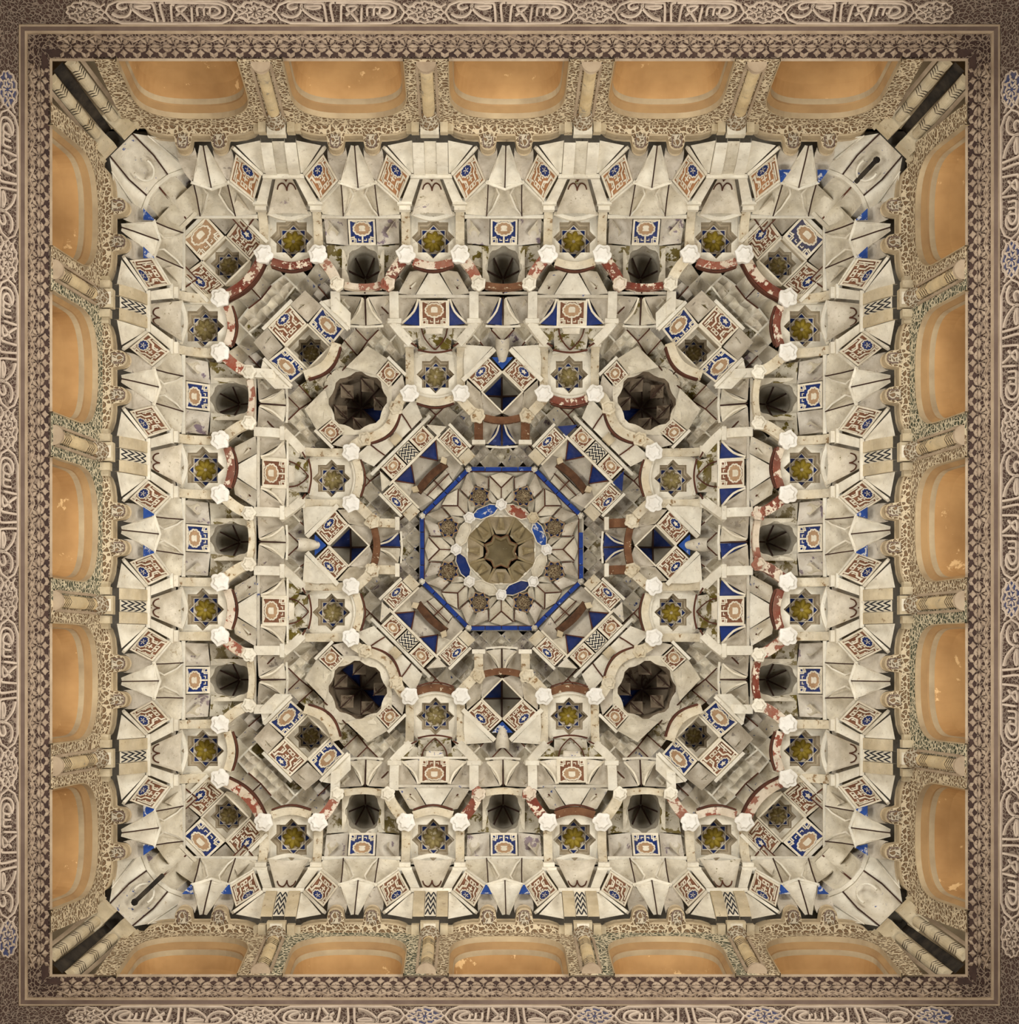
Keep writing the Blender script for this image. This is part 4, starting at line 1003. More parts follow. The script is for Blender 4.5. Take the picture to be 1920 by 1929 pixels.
for k in range(4):
    c = instance(('di',) + DB[k], lambda: diamond(DB[k])); place(c, k, (0, 1.04, 2.40))
    tag(c, 'diamond-shaped dark recess with blue quadrants and two carved tiles, %s the central octagon' % ('above', 'right of', 'below', 'left of')[k], 'recess', 'diamond recesses on the axes')
    m1, m2 = [('blue', 'blue'), ('blue', 'blue'), ('plaster_blue_marks', 'plaster_blue_marks'), ('plaster', 'blue')][k]
    c = instance(('tf', m1, m2), lambda: tri_pair(.835, .700, 2.53, 2.60, .100, m1, m2, True, .160, 'inner_triangle_cell', 'lintel_brown' if m1 == 'blue' else 'lintel_cream')); place(c, k, (0, .835, 2.53))
    tag(c, '%s triangle pair between two posts, just %s the central octagon' % (('blue', 'blue', 'faded blue', 'half blue')[k], ('above', 'right of', 'below', 'left of')[k]), 'muqarnas cell', 'inner triangle cells')

# ------------------------------------------------------------------ square coffers on the diagonals (corner and middle) with carved tiles around
def diag_coffer(tc, zc, outer, side, rib, hs, name, star_gold, depth, rib_t, rib_w, boss=False, dzs=-.09, dzo=-.14):
    org = (0, tc, zc); r = root(name, .5, org); part = Parter(r, org)
    # square shaft
    sqr = [(-hs, tc + hs), (hs, tc + hs), (hs, tc - hs), (-hs, tc - hs)]
    mb = MB(); mb.rings([[(*p, zc) for p in sqr], [(*p, zc + depth * .5) for p in sqr]]); part('shaft_wall', mb, ['coffer_wall'])
    coffer_well(part, tc, zc + depth * .5, hs * 1.0, depth * .5, star_gold, half=hs, rot=pi / 4)
    mb = MB(); mb.rib([(*sqr[i % 4], zc - .012) for i in range(5)], .016, .02); part('shaft_border', mb, ['strap'])
    g = .012; L_ = .135
    # outer tile
    A, B, C, D = (-hs, tc + hs + g, zc - .005), (hs, tc + hs + g, zc - .005), (hs, tc + hs + g + L_, zc + dzo), (-hs, tc + hs + g + L_, zc + dzo)
    mb, ms = tile_medallion(A, B, C, D, (0, .02, .012), outer) if outer != 'kufic' else tile_kufic(A, B, C, D, (0, .02, .012)); part('carved_tile', mb, ms)
    for sx in (-1, 1):
        A, B, C, D = (sx * (hs + g), tc - hs, zc - .005), (sx * (hs + g), tc + hs, zc - .005), (sx * (hs + g + L_), tc + hs, zc + dzs), (sx * (hs + g + L_), tc - hs, zc + dzs)
        mb, ms = (tile_kufic(A, B, C, D, (0, .0, .016), 'tile_brown', 'blue') if side == 'kufic' else tile_medallion(A, B, C, D, (0, 0, .016), side)); part('carved_tile', mb, ms)
        # concave cells in the outer corners and white bars
        p = hs + g
        mb = MB(); mb.patch((sx * p, tc + p, zc - .005), (sx * (p + L_), tc + p - .01, zc + dzs), (sx * (p + L_ * .9), tc + p + L_ * .9, zc + dzo - .05), (sx * (p - .01), tc + p + L_, zc + dzo), (0, .02, .09), 6); part('corner_scoop', mb, ['plaster_grey'], True)
        mb = MB(); mb.rib([(sx * (p + L_ + .012), tc - hs - .02, zc + dzs - .012), (sx * (p + L_ + .012), tc + hs + .03, zc + dzs - .012)], .022, .03); part('tile_bar', mb, ['plaster_bright'])
        mb = MB(); mb.patch((sx * (p + L_ + .02), tc - hs - .03, zc + dzs), (sx * (p + L_ + .02), tc + hs + .03, zc + dzs), (sx * (p + L_ + .10), tc + hs * .7, zc + dzs - .05), (sx * (p + L_ + .10), tc - hs * .6, zc + dzs - .02), (0, 0, .02), 4); part('wing_facet', mb, ['plaster_bright'], True)
    mb = MB(); mb.rib([(-hs - .03, tc + hs + g + L_ + .012, zc + dzo - .012), (hs + .03, tc + hs + g + L_ + .012, zc + dzo - .012)], .022, .03); part('tile_bar', mb, ['plaster_bright'])
    # curved rib on the inner side
    mb = MB(); mb.rib([(-rib_w + 2 * rib_w * i / 12, rib_t - .050 * math.sin(pi * i / 12), zc - .055 - .0 * i) for i in range(13)], .062, .07); part('arch_rib', mb, [rib])
    mb = MB(); mb.rib([(-rib_w + 2 * rib_w * i / 12, rib_t - .036 - .054 * math.sin(pi * i / 12), zc - .058) for i in range(13)], .012, .07); part('rib_edge', mb, ['brown_line'])
    mb = MB(); mb.grid(lambda s, t: (-hs * 1.05 + 2.1 * hs * s, tc - hs - t * max(.02, (tc - hs) - rib_t + .045 * math.sin(pi * s) - .02), zc - .005 - .03 * t), 8, 3); part('soffit', mb, ['plaster'])
    return r
RIBC = ['lintel_red', 'plaster_red', 'plaster_red', 'lintel_red']
for k in range(4):
    ou = ['medallion_blue', 'blue', 'blue', 'tile_tan'][k]; g = 'gold_faded'
    c = instance(('dc', ou, RIBC[k]), lambda: diag_coffer(2.535, 1.765, ou, 'kufic', RIBC[k], .108, 'corner_coffer', g, .16, 2.385, .205)); place(c, k + .5, (0, 2.535, 1.765))
    tag(c, 'square star coffer among carved tiles near the %s corner' % CORNER[k], 'coffer', 'corner coffers')
    c = instance(('dm',), lambda: diag_coffer(1.825, 2.07, 'kufic', 'blue', 'lintel_cream', .104, 'diagonal_coffer', 'gold_faded', .26, 1.700, .15)); place(c, k + .5, (0, 1.825, 2.07))
    tag(c, 'dark square coffer flanked by blue medallion tiles, towards the %s corner' % CORNER[k], 'coffer', 'diagonal coffers of the second ring')

# ------------------------------------------------------------------ large niches on the diagonals
def big_niche(bp_):
    org = (0, 1.38, 2.33); r = root('large_niche', .5, org); part = Parter(r, org)
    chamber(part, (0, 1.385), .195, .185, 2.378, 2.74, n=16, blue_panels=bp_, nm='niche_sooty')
    # inner stepped cells hanging inside the opening
    for i, (x, y, s_) in enumerate(((-.13, 1.43, 1), (.13, 1.43, 1), (0, 1.50, 1), (-.10, 1.28, 1), (.10, 1.28, 1))):
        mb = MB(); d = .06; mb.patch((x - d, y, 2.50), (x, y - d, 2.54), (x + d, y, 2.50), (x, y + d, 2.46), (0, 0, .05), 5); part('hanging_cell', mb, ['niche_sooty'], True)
        mb = MB(); mb.rib([(x, y + d, 2.452), (x, y, 2.515), (x, y - d, 2.53)], .008, .008); part('painted_joint', mb, ['dark_line'])
    for sx in (-1, 1):
        A, B, C, D = (sx * .215, 1.30, 2.375), (sx * .215, 1.42, 2.375), (sx * .335, 1.42, 2.315), (sx * .335, 1.30, 2.315)
        mb, ms = tile_medallion(A, B, C, D, (0, 0, .014), 'tile_brown'); part('carved_tile', mb, ms)
        mb = MB(); mb.rib([(sx * .348, 1.27, 2.302), (sx * .348, 1.44, 2.302)], .020, .03); part('tile_bar', mb, ['plaster_bright'])
        mb = MB(); mb.patch((sx * .208, 1.425, 2.375), (sx * .34, 1.43, 2.315), (sx * .30, 1.58, 2.25), (sx * .10, 1.59, 2.30), (0, 0, .06), 5); part('shoulder_cell', mb, ['plaster'], True)
        mb = MB(); mb.rib([(sx * .300, 1.178, 2.325), (sx * .225, 1.186, 2.345), (sx * .165, 1.172, 2.350)], .066, .07); part('arch_rib', mb, ['lintel_cream'])
        mb = boss_mb((sx * .150, 1.165), .048, 2.335, 2.42, 6); part('bracket_block', mb, ['lintel_cream'])
        mb = MB(); mb.patch((sx * .21, 1.29, 2.38), (sx * .335, 1.29, 2.32), (sx * .28, 1.205, 2.345), (sx * .12, 1.20, 2.38), (0, 0, .03), 4); part('shoulder_cell', mb, ['plaster_grey'], True)
        # fan of white facets towards the central chain of tiles
        mb = MB(); mb.patch((sx * .008, 1.095, 2.40), (sx * .145, 1.120, 2.39), (sx * .125, 1.005, 2.475), (sx * .04, 1.005, 2.475), (0, 0, .025), 5); part('fan_facet', mb, ['plaster_bright'], True)
        mb = MB(); mb.patch((sx * .155, 1.125, 2.385), (sx * .285, 1.13, 2.37), (sx * .235, 1.005, 2.475), (sx * .13, 1.005, 2.475), (0, 0, .025), 5); part('fan_facet', mb, ['plaster_bright'], True)
        mb = MB(); mb.rib([(sx * .150, 1.125, 2.375), (sx * .140, 1.06, 2.425), (sx * .128, 1.005, 2.465)], .009, .01); part('painted_joint', mb, ['brown_line'])
    mb = MB(); mb.rib([(-.140 + .28 * i / 12, 1.160 - .050 * math.sin(pi * i / 12), 2.350) for i in range(13)], .062, .07); part('arch_rib', mb, ['lintel_cream'])
    mb = MB(); mb.rib([(-.145 + .29 * i / 12, 1.120 - .052 * math.sin(pi * i / 12), 2.352) for i in range(13)], .013, .06); part('rib_edge', mb, ['brown_line'])
    mb = MB(); mb.prism([(-.035, 1.06), (.035, 1.06), (.035, 1.00), (-.035, 1.00)], 2.43, 2.48); part('fan_block', mb, ['plaster_tan'])
    return r
BP = [(5,), (7,), (4, 7), (6,)]
for k in range(4):
    c = instance(('bn', BP[k]), lambda: big_niche(BP[k])); place(c, k + .5, (0, 1.38, 2.33))
    tag(c, 'large deep scalloped niche behind a cream arch rib, %s of the octagon' % CORNER[k], 'niche', 'large diagonal niches')

# ------------------------------------------------------------------ chain of carved tiles round the octagon's diagonal cells
def tile_chain(bl, bl2):
    org = (0, .915, 2.55); r = root('tile_chain', .5, org); part = Parter(r, org)
    z0, z1, t0, t1 = 2.560, 2.525, .862, .968
    def T(x0, x1): return (x0, t0, z0), (x1, t0, z0), (x1, t1, z1), (x0, t1, z1)
    for x in (-.137, .137):
        mb, ms = tile_medallion(*T(x - .060, x + .060), (0, 0, .004), 'tile_brown'); part('carved_tile', mb, ms)
    a, b_, c_, d_ = T(-.056, .056)
    mb, ms = tile_zigzag(a, b_, c_, d_, 4, 3); part('zigzag_tile', mb, ms)
    mb = MB(); mb.rib([(-.285, .982, 2.505), (.285, .982, 2.505)], .022, .03); part('outer_bar', mb, ['plaster_bright'])
    mb = MB(); mb.rib([(-.250, .850, 2.545), (.250, .850, 2.545)], .016, .02); part('inner_bar', mb, ['strap'])
    for x in (-.2, -.072, .072, .2):
        mb = MB(); mb.rib([(x, t0, z0 - .010), (x, t1, z1 - .010)], .010, .012); part('tile_border', mb, ['strap'])
    for sx in (-1, 1):
        mb = MB(); mb.rib([(sx * .212, .845, 2.548), (sx * .212, .600, 2.640)], .014, .02); part('inner_bar', mb, ['strap'])
        A, B, C, D = (sx * .222, .835, 2.552), (sx * .222, .655, 2.612), (sx * .325, .655, 2.590), (sx * .325, .835, 2.530)
        mb, ms = tile_kufic(A, B, C, D, (0, 0, .004), 'tile_brown', 'blue'); part('carved_tile', mb, ms)
        mb = MB(); mb.rib([(sx * .338, .850, 2.512), (sx * .338, .640, 2.585)], .020, .03); part('outer_bar', mb, ['plaster_bright'])
        mb = MB(); mb.rib([(sx * .272, .648, 2.595), (sx * .272, .580, 2.640)], .10, .04, wdir=(1, 0, 0)); part('end_block', mb, ['lintel_cream'])
        mb = MB(); mb.patch((sx * .226, .850, 2.540), (sx * .315, .850, 2.520), (sx * .228, .955, 2.52), (sx * .224, .955, 2.52), (0, 0, .01), 4); part('corner_point', mb, [bl2], True)
        # facets of the cell behind the beam
        mb = MB(); mb.patch((sx * .190, .838, 2.57), (sx * .046, .838, 2.57), (sx * .110, .742, 2.64), (sx * .116, .742, 2.64), (0, 0, .02), 5); part('blue_facet', mb, [bl if sx < 0 else bl], True)
        mb = MB(); mb.rib([(sx * .194, .838, 2.556), (sx * .113, .738, 2.630), (sx * .042, .838, 2.556)], .010, .012); part('painted_joint', mb, ['brown_line'])
        mb = MB(); mb.patch((sx * .194, .838, 2.57), (sx * .205, .842, 2.57), (sx * .205, .70, 2.64), (sx * .118, .742, 2.64), (0, 0, .01), 4); part('pale_facet', mb, ['plaster'], True)
        mb = MB(); mb.patch((sx * .12, .738, 2.65), (sx * .205, .742, 2.63), (sx * .205, .60, 2.68), (sx * .10, .58, 2.73), (0, 0, .03), 5); part('pale_facet', mb, ['plaster_grey'], True)
        mb = MB(); mb.prism([(sx * .115, .715), (sx * .150, .735), (sx * .165, .70), (sx * .13, .675)], 2.585, 2.66); part('beam_seat', mb, ['plaster_tan'])
    # small dome and the timber beam across it
    mb = MB(); mb.quad((-.21, .86, 2.60), (.21, .86, 2.60), (.21, .56, 2.77), (-.21, .56, 2.77)); part('cell_back', mb, ['plaster_grey'])
    mb = MB(); mb.grid(lambda s, t: (-.12 + .24 * s, .70 + .12 * t * (1 - .35 * (2 * s - 1) ** 2), 2.665 + .09 * math.sin(pi * s) * (1 - t * .8)), 8, 5); part('small_dome', mb, ['plaster_grey'], True)
    mb = MB()
    for i in range(1, 6): mb.rib([(-.12 + .24 * i / 6, .70, 2.66 + .09 * math.sin(pi * i / 6) - .004), (-.10 + .2 * i / 6, .80, 2.655 + .04 * math.sin(pi * i / 6))], .004, .004)
    part('dome_lines', mb, ['fillet'])
    mb = MB(); mb.rib([(-.135 + .27 * i / 10, .682 + .016 * math.sin(pi * i / 10), 2.60 + .010 * math.sin(pi * i / 10)) for i in range(11)], .052, .05); part('timber_beam', mb, ['wood_beam'])
    mb = MB(); mb.patch((-.11, .66, 2.68), (.11, .66, 2.68), (.09, .575, 2.74), (-.09, .575, 2.74), (0, 0, .03), 5); part('pale_facet', mb, ['plaster'], True)
    mb = MB(); mb.rib([(0, .665, 2.665), (0, .575, 2.735)], .008, .01); mb.rib([(-.11, .625, 2.69), (.11, .625, 2.69)], .007, .01); part('painted_joint', mb, ['brown_line'])
    return r
for k in range(4):
    bl2 = ['blue', 'plaster_blue_marks', 'plaster_blue_marks', 'plaster'][k]
    c = instance(('ch', bl2), lambda: tile_chain('blue', bl2)); place(c, k + .5, (0, .915, 2.55))
    tag(c, 'chain of brown carved tiles with zigzag tile and timber beam, %s of the octagon' % CORNER[k], 'tile band', 'tile chains round the octagon')

# ------------------------------------------------------------------ central cupola
def cupola():
    org = (0, 0, 2.75); r = root('central_cupola', 0, org); part = Parter(r, org)
    def pol(rr, a, z): return Vector((rr * math.sin(a), rr * math.cos(a), z))
    A8 = [i * pi / 4 for i in range(8)]
    Rv = .555 / math.cos(pi / 8)
    # blue ring, eight sides, one gap on the right-hand side as in place
    for i in range(8):
        a0, a1 = A8[i] - pi / 8, A8[i] + pi / 8
        for j in range(4):
            if i == 2 and j == 0: continue
            f0, f1 = j / 4 + .006, (j + 1) / 4 - .006
            p0, p1 = pol(Rv, a0, 2.735), pol(Rv, a1, 2.735)
            bow = -.020 * math.sin(pi * (f0 + f1) / 2) if i % 2 else -.004 * (1 if j in (1, 2) else -1)
            mb = MB(); d = (p0 + p1).normalized(); d.z = 0
            mb.rib([p0.lerp(p1, f0) + d * (-.020 * math.sin(pi * f0) if i % 2 else bow), p0.lerp(p1, f1) + d * (-.020 * math.sin(pi * f1) if i % 2 else bow)], .027, .035); part('blue_moulding', mb, ['blue_ring'])
    mb = MB(); mb.rib([pol(Rv * .972, A8[i % 8] + pi / 8, 2.745) for i in range(9)], .007, .03); part('ring_line', mb, ['brown_line'])
    for i in range(8):
        mb = boss_mb(tuple(pol(Rv * 1.0, A8[i] + pi / 8, 0)[:2]), .022, 2.725, 2.76, i); part('corner_knob', mb, ['plaster_bright'])
    def rot(v, a): return Vector((v[0] * math.cos(a) + v[1] * math.sin(a), -v[0] * math.sin(a) + v[1] * math.cos(a), v[2]))
    RB = .318
    mb = MB(); oc = lambda ap, z: [tuple(pol(ap / math.cos(pi / 8), x_ + pi / 8, z)) for x_ in A8]
    mb.rings([oc(.575, 2.765), oc(.50, 2.810), oc(.40, 2.875), oc(.30, 2.925), oc(.235, 2.935)]); part('cupola_shell', mb, ['plaster'])
    blues = {7: 'blue_worn', 1: 'blue_worn', 3: 'blue', 5: 'blue'}
    for i in range(8):
        a = A8[i]; R_ = lambda v: rot(v, a)
        zs = 2.86
        # Y-shaped pair of kites and a cap facet
        for sx in (-1, 1):
            mb = MB(); mb.patch(R_((0, RB + .018, 2.885)), R_((0, .432, 2.835)), R_((sx * .080, .500, 2.78)), R_((sx * .082, .420, 2.83)), R_((0, .005, .018)), 5)
            part('kite_facet', mb, ['plaster_stained' if (i * 2 + sx) % 5 == 0 else 'plaster'], True)
            mb = MB(); mb.rib([R_((0, .432, 2.826)), R_((sx * .082, .508, 2.768))], .007, .008); part('painted_joint', mb, ['brown_line'])
            mb = MB(); mb.rib([R_((sx * .092, .505, 2.77)), R_((sx * .090, .425, 2.815))], .006, .008); part('painted_joint', mb, ['brown_line'])
            mb = MB(); mb.patch(R_((sx * .018, RB + .012, 2.885)), R_((sx * .082, .418, 2.83)), R_((sx * .108, .375, 2.86)), R_((sx * .062, .330, 2.89)), R_((0, 0, .008)), 3); part('link_facet', mb, ['plaster'], True)
        mb = MB(); mb.patch(R_((0, .440, 2.83)), R_((.076, .512, 2.775)), R_((.0, .535, 2.765)), R_((-.076, .512, 2.775)), R_((0, 0, .015)), 4); part('cap_facet', mb, ['plaster'], True)
        mb = MB(); mb.rib([R_((0, RB + .02, 2.878)), R_((0, .432, 2.826))], .007, .008); part('painted_joint', mb, ['brown_line'])
        # white boss
        mb = boss_mb(tuple(R_((0, RB, 0))[:2]), .040, 2.835, 2.92, i); part('pendant_boss', mb, ['white_boss' if i != 1 else 'plaster_tan'])
        # hexagonal petal between two bosses
        a2 = a + pi / 8; R2 = lambda v: rot(v, a2); rm = RB * math.cos(pi / 8); hl = RB * math.sin(pi / 8) * .92
        hexa = [(-hl, rm, 2.872), (-hl * .42, rm + .034, 2.876), (hl * .42, rm + .034, 2.876), (hl, rm, 2.872), (hl * .42, rm - .042, 2.880), (-hl * .42, rm - .042, 2.880)]
        hexc = R2((0, rm - .004, 2.892)); mb = MB(); n = 6; mb.add([R2(h) for h in hexa] + [hexc], [(j, (j + 1) % n, n) for j in range(n)])
        part('hexagonal_petal', mb, [{7: 'blue_worn', 1: 'blue_worn', 3: 'blue', 5: 'blue'}.get(i, 'plaster_red' if i == 0 else 'plaster')])
        mb = MB(); mb.rib([R2((h[0], h[1], h[2] - .008)) for h in hexa + hexa[:1]], .007, .010); part('petal_border', mb, ['strap'])
        # small star beyond the petal
        cs = R2((0, .404, 0)); zst = 2.835; mb = MB()
        sp = star_pts(.076, (cs[0], cs[1]), a2); sp2 = star_pts(.056, (cs[0], cs[1]), a2)
        mb.rings([[(*p, zst - .012) for p in sp], [(*p, zst + .02) for p in sp], [(*p, zst + .02) for p in sp2]], cap1=True); st = part('small_star', mb, ['star_fine'])
        mb = MB(); mb.rib([(*p, zst - .016) for p in sp + sp[:1]], .006, .008); sub(st, 'star_border', mb, ['tile_tan'])
        for j in range(8):
            aj = a2 + j * pi / 4; mb = MB()
            q = lambda rr, aa: (cs[0] + rr * math.sin(aa), cs[1] + rr * math.cos(aa), zst + .010)
            mb.tri(q(.069, aj), q(.053, aj + .22), q(.053, aj - .22)); sub(st, 'blue_triangle', mb, ['blue'])
        mb = MB(); mb.rings([[(cs[0] + .036 * f * math.sin(t_), cs[1] + .036 * f * math.cos(t_), zst + .016 - .006 * (1 - f)) for t_ in [2 * pi * j / 16 for j in range(16)]] for f in (1, .7, .3)], cap1=True); sub(st, 'rosette', mb, ['star_fine'])
        # cells between star and ring
        for sx in (-1, 1):
            mb = MB(); mb.patch(R2((sx * .012, .475, 2.80)), R2((sx * .07, .43, 2.825)), R2((sx * .105, .490, 2.775)), R2((sx * .02, .575, 2.745)), R2((0, .01, .03)), 5)
            part('round_cell', mb, ['plaster_violet' if (i + (sx > 0)) % 3 == 0 else 'plaster_grey'], True)
    # inner octagon: leaf-shaped spandrels, then a ring of small prisms and the eight-pointed star
    for i in range(8):
        a = A8[i]; R_ = lambda v: rot(v, a)
        hw = .235 * math.tan(pi / 8)
        mb = MB(); mb.patch(R_((-hw, .235, 2.915)), R_((hw, .235, 2.915)), R_((.034, .125, 3.08)), R_((-.034, .125, 3.08)), R_((0, .02, .01)), 5); part('inner_cell', mb, ['olive_shell' if i % 2 else 'plaster_tan'], True)
        mb = MB(); mb.patch(R_((-.012, .228, 2.915)), R_((.012, .228, 2.915)), R_((.030, .150, 3.03)), R_((-.030, .150, 3.03)), R_((0, -.012, -.012)), 3); part('inner_leaf', mb, ['olive_shell'])
        mb = MB(); mb.rib([R_((hw, .235, 2.905)), R_((hw * .72, .17, 3.0)), R_((.040, .112, 3.075))], .016, .012); part('inner_arris', mb, ['olive_shell'])
        mb = MB(); mb.patch(R_((-hw * 1.06, .245, 2.912)), R_((hw * 1.06, .245, 2.912)), R_((.07, .292, 2.908)), R_((-.07, .292, 2.908)), (0, 0, .004), 3); part('spandrel', mb, ['plaster_bright'])
        mb = MB(); mb.prism([tuple(R_((-.012, .245, 0))[:2]), tuple(R_((.012, .245, 0))[:2]), tuple(R_((.012, .232, 0))[:2]), tuple(R_((-.012, .232, 0))[:2])], 2.893, 2.92); part('small_block', mb, ['plaster_bright'])
    mb = MB(); mb.rib([pol(.240 / math.cos(pi / 8), A8[i % 8] + pi / 8, 2.905) for i in range(9)], .010, .015); part('octagon_edge', mb, ['strap'])
    s0 = star_pts(.128, (0, 0), pi / 8); s1 = star_pts(.105, (0, 0), pi / 8)
    mb = MB(); mb.rings([[(*p, 3.06) for p in s0], [(*p, 3.10) for p in s1], [(*p, 3.24) for p in s1]], cap1=True); part('apex_star', mb, ['olive_shell'])
    mb = MB(); mb.rib([(*p, 3.055) for p in s0 + s0[:1]], .008, .012); part('star_edge', mb, ['lintel_brown'])
    return r
cu = cupola(); cu.location = (0, 0, 2.75)
tag(cu, 'central octagonal cupola with blue moulding, white bosses and eight-pointed star', 'cupola')

# ------------------------------------------------------------------ plaster cells of the vault between the set pieces
a_ = P / 12
def fold(x, y):
    x, y = abs(x), abs(y); return (x, y) if x <= y else (y, x)
def covered(x, y):
    u, b = fold(x, y); t, w_ = (u + b) / 2 ** .5, (b - u) / 2 ** .5
    if max(b, t) < .60: return True                                         # cupola
    if abs(u - H) < .12 and abs(b - 1.174) < .13: return True               # inner star
    if u < .10 and abs(b - 1.04) < .11: return True
    if u + abs(b - 1.15) < .16: return True
    for c in (H, 3 * H):
        if abs(u - c) < .14 and 1.80 < b < 2.06: return True
    for c in (0, P):
        if abs(u - c) < .20 and 1.66 < b < 2.03: return True
        if abs(u - c) < .12 and 1.45 < b < 1.60: return True
    if abs(u - H) < .17 and 1.43 < b < 1.60: return True
    if abs(u - H) < .10 and 1.31 < b < 1.42: return True
    if abs(w_) < .12 and abs(t - 2.60) < .18: return True
    if abs(w_) < .21 and abs(t - 2.535) < .09: return True
    if abs(w_) < .12 and abs(t - 1.88) < .18: return True
    if abs(w_) < .21 and abs(t - 1.825) < .09: return True
    if abs(w_) < .19 and abs(t - 1.385) < .17: return True
    if abs(w_) < .30 and abs(t - 1.36) < .05: return True
    if abs(w_) < .26 and abs(t - .80) < .17: return True
    if u < .09 and .70 < b < .83: return True
    if u < 1.58 and b > 2.02: return True
    if b > 2.06 and u < 1.90: return True
    if t > 2.74: return True
    return False
kinds = ['plaster', 'plaster_stained', 'plaster', 'plaster_bright', 'plaster_blue_marks', 'plaster_bright', 'plaster_violet', 'plaster_olive', 'plaster', 'plaster_blue_marks', 'plaster_stained']
cells = []
NR = 31
def vert(i, j):
    x, y = i * a_, j * a_; return (x, y, zb(x, y) + (.012 if i % 2 else -.052))
for i in range(-NR, NR + 1):
    for j in range(-NR, NR + 1):
        if (i + j) % 2 == 0: continue
        x, y = i * a_, j * a_
        rr = rad(x, y, 16)
        if covered(x, y) or rr > 2.05: continue
        cells.append((rr, i, j))
cells.sort(reverse=True)                 # nearest the springing, and so the eye, first
CMATS = sorted(set(kinds)); stuff = MB()
DN = Vector((0, 0, -1))
for n_, (rr, i, j) in enumerate(cells):
    f = fold(i, j); hsh = int(f[0] * 7 + f[1] * 13 + f[0] * f[1])
    q = [Vector(p) for p in (vert(i + 1, j), vert(i, j + 1), vert(i - 1, j), vert(i, j - 1))]
    x, y = i * a_, j * a_; l = math.hypot(x, y) or 1
    c = Vector((x, y, zb(x, y))); mb = MB(); typ = hsh % 4
    out = Vector((x / l, y / l, 0))
    q.sort(key=lambda p: math.atan2(p.y - y, p.x - x) - math.atan2(y, x) if False else math.atan2(p.y - y, p.x - x))
    k0 = max(range(4), key=lambda k_: (q[k_] - c).dot(out)); q = q[k0:] + q[:k0]        # q[0] the foot, q[2] the crown
    if typ in (0, 1):                    # scoop
        
        if typ == 0: mb.patch(*q, out * .035 + Vector((0, 0, .062)), 7, 0)
        else:                            # four small cups round a hanging point
            mid = sum(q, Vector()) / 4 + Vector((0, 0, -.035)); e_ = [(q[k_] + q[(k_ + 1) % 4]) / 2 + Vector((0, 0, .012)) for k_ in range(4)]
            for k_ in range(4): mb.patch(q[k_], e_[k_], mid, e_[k_ - 1], out * .012 + Vector((0, 0, .034)), 4, 0)
    elif typ == 2:                       # two facets folded on a painted joint
        mid = (q[0] + q[2]) / 2 + Vector((0, 0, -.012))
        for s0 in (1, 3): mb.patch(q[0], q[s0], q[2], mid, (0, 0, .04), 4, 0)
        mb.rib([q[0] + DN * .006, mid + DN * .006, q[2] + DN * .006], .009, .006, 1)
    else:                                # deep scoop, ribbed like a shell
        ff = bil(*q, out * .045 + Vector((0, 0, .07))); mb.grid(ff, 7, 7, 0)
        for v_ in (.3, .5, .7): mb.rib([Vector(ff(.06 + t_ * (v_ - .06), .06 + t_ * (1 - v_ - .06))) + DN * .003 for t_ in (.25, .5, .75, 1.0)], .004, .003, 2)
    if hsh % 3 == 0:
        mb.rib([q[0] + DN * .008, q[1] + DN * .008], .011, .010, 2); mb.rib([q[0] + DN * .008, q[3] + DN * .008], .011, .010, 2)
    elif hsh % 3 == 1:
        mb.rib([q[2] + DN * .006, q[1] + DN * .006], .008, .008, 1); mb.rib([q[2] + DN * .006, q[3] + DN * .006], .008, .008, 1)
    m_ = kinds[hsh % 11]
    if n_ < 300:
        me = bpy.data.meshes.new('muqarnas_cell')
        me.from_pydata([(p[0] - c[0], p[1] - c[1], p[2] - c[2]) for p in mb.v], [], mb.f)
        for mm in (m_, 'brown_line', 'plaster_bright'): me.materials.append(MATS[mm])
        me.polygons.foreach_set('material_index', mb.m); me.polygons.foreach_set('use_smooth', [q_ == 0 for q_ in mb.m])
        o = obj('muqarnas_cell', me, ceil); o.location = c
    else:
        o_ = len(stuff.v); stuff.v += [tuple(p) for p in mb.v]
        for fc, mi in zip(mb.f, mb.m): stuff.f.append(tuple(z_ + o_ for z_ in fc)); stuff.m.append({0: CMATS.index(m_), 1: len(CMATS), 2: CMATS.index('plaster_bright')}[mi])
me = bpy.data.meshes.new('small_cells'); me.from_pydata(stuff.v, [], stuff.f)
for mm in CMATS + ['brown_line']: me.materials.append(MATS[mm])
me.polygons.foreach_set('material_index', stuff.m)
tag(obj('small_cells', me, ceil), kind='stuff')
print('cells', len(cells))

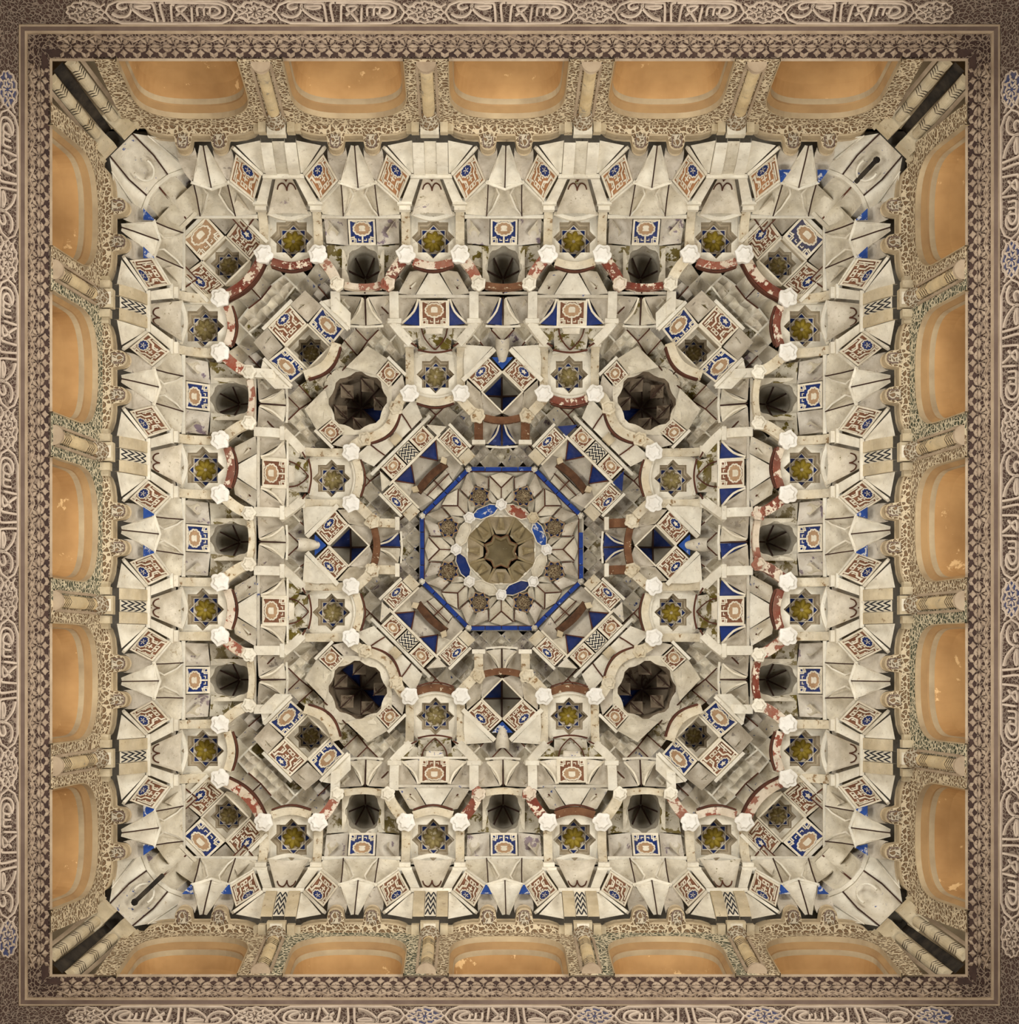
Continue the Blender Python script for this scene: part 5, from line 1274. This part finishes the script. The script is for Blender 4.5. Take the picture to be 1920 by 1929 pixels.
# ------------------------------------------------------------------ fans of facets in the four corners
def corner_fan():
    org = (0, 3.1, 1.0); r = root('corner_fan', .5, org); part = Parter(r, org)
    T0, T1, T2 = (3.235, .925), (3.015, 1.20), (2.845, 1.55)
    def ledge(w_): return (w_, T1[0] - .02 - .16 * abs(w_) + (.02 if abs(w_) in (.1, .3) else 0), T1[1] - .0 * abs(w_))
    for sx in (-1, 1):
        mb = MB(); mb.patch((sx * .10, T0[0] + .02, T0[1]), (sx * .15, T0[0] - .05, T0[1]), (sx * .20, T1[0] - .05, T1[1]), (sx * .09, T1[0], T1[1]), (0, .03, 0), 5); part('fan_facet', mb, ['plaster_bright'], True)
        mb = MB(); mb.patch((sx * .155, T0[0] - .055, T0[1]), (sx * .27, T0[0] - .20, T0[1] + .02), (sx * .33, T1[0] - .15, T1[1]), (sx * .20, T1[0] - .05, T1[1]), (0, .03, 0), 5); part('fan_facet', mb, ['plaster_bright'], True)
        mb = MB(); mb.rib([(sx * .095, T0[0] + .015, T0[1] - .008), (sx * .105, 3.12, 1.07), (sx * .09, T1[0] - .004, T1[1] - .008)], .009, .008); part('painted_joint', mb, ['dark_line'])
        mb = MB(); mb.rib([(sx * .152, T0[0] - .055, T0[1] - .008), (sx * .20, T1[0] - .055, T1[1] - .008)], .008, .010); part('arris', mb, ['plaster_bright'])
        mb = MB(); mb.rib([(0, T1[0] + .0, T1[1] - .012), (sx * .09, T1[0] - .012, T1[1] - .012), (sx * .20, T1[0] - .062, T1[1] - .012), (sx * .33, T1[0] - .165, T1[1] - .012)], .024, .025); part('ledge_edge', mb, ['plaster_bright'])
        mb = MB(); mb.patch((0, T1[0], T1[1]), (sx * .12, T1[0] - .03, T1[1]), (sx * .13, T2[0] - .01, T2[1]), (0, T2[0], T2[1]), (0, .05, 0), 6); part('concave_cell', mb, ['plaster'], True)
        mb = MB(); mb.patch((sx * .12, T1[0] - .03, T1[1]), (sx * .31, T1[0] - .15, T1[1] + .02), (sx * .28, T2[0] - .09, T2[1] + .02), (sx * .13, T2[0] - .01, T2[1]), (0, .06, 0), 6); part('concave_cell', mb, ['plaster_violet'], True)
        mb = MB(); mb.rib([(sx * .12, T1[0] - .03, T1[1] - .006), (sx * .135, 2.915, 1.42), (sx * .13, T2[0] - .014, T2[1] - .006)], .009, .008); part('painted_joint', mb, ['dark_line'])
    mb = MB(); mb.patch((-.10, T0[0] + .02, T0[1]), (.10, T0[0] + .02, T0[1]), (.09, T1[0], T1[1]), (-.09, T1[0], T1[1]), (0, .08, .02), 7); part('corner_scoop', mb, ['plaster_blue_marks'], True)
    mb = MB()
    mb.rib([(.058 * math.cos(t_), 3.105 - .055 * math.sin(t_), 1.075 + .055 * math.sin(t_)) for t_ in [pi * z_ / 10 for z_ in range(-1, 12)]], .010, .012); part('cup_rim', mb, ['plaster_bright'])
    mb = MB(); mb.rib([(0, T1[0] - .01, T1[1] - .004), (0, 2.925, 1.415), (0, T2[0], T2[1] - .006)], .010, .008); part('painted_joint', mb, ['brown_line'])
    mb = MB(); mb.rib([(-.30, T2[0] - .10, T2[1]), (-.13, T2[0] - .016, T2[1] - .006), (.13, T2[0] - .016, T2[1] - .006), (.30, T2[0] - .10, T2[1])], .022, .02); part('string_course', mb, ['plaster'])
    for sx in (-1, 1):
        mb = MB(); mb.patch((sx * .01, T2[0] - .01, T2[1]), (sx * .14, T2[0] - .02, T2[1]), (sx * .20, 2.70, 1.74), (sx * .12, 2.79, 1.66), (0, .03, .04), 5); part('round_cell', mb, ['plaster_grey'], True)
    return r
cf = corner_fan()
for k in range(4):
    c = cf if k == 0 else copy_tree(cf); place(c, k + .5, (0, 3.1, 1.0))
    tag(c, 'fan of white facets filling the %s corner above the colonnettes' % CORNER[k], 'muqarnas cell', 'corner fans')
def iron_rod(k, t0, t1, label):
    org = (0, (t0 + t1) / 2, 1.03); mb = MB(); n = 8; rr = .014
    mb.rings([[(rr * math.cos(2 * pi * i / n), t + rr * .7 * math.sin(2 * pi * i / n), z + rr * .7 * math.sin(2 * pi * i / n)) for i in range(n)] for t, z in ((t0, 1.02), (t1, 1.16))], cap0=True, cap1=True)
    ro = root('iron_tie_rod', k + .5, org); part = Parter(ro, org); part('rod', mb, ['soot'])
    mb = MB(); mb.rings([[(rr * 1.5 * math.cos(2 * pi * i / n), t + rr * 1.5 * math.sin(2 * pi * i / n), z) for i in range(n)] for t, z in ((t0 + .002, 1.015), (t0 + .012, 1.03))], cap0=True, cap1=True); part('rod_collar', mb, ['soot'])
    tag(ro, label, 'rod')
iron_rod(0, 3.16, 3.03, 'short black iron rod stub in the top right corner fan')
iron_rod(2, 3.16, 2.96, 'long black iron rod stub in the bottom left corner fan')
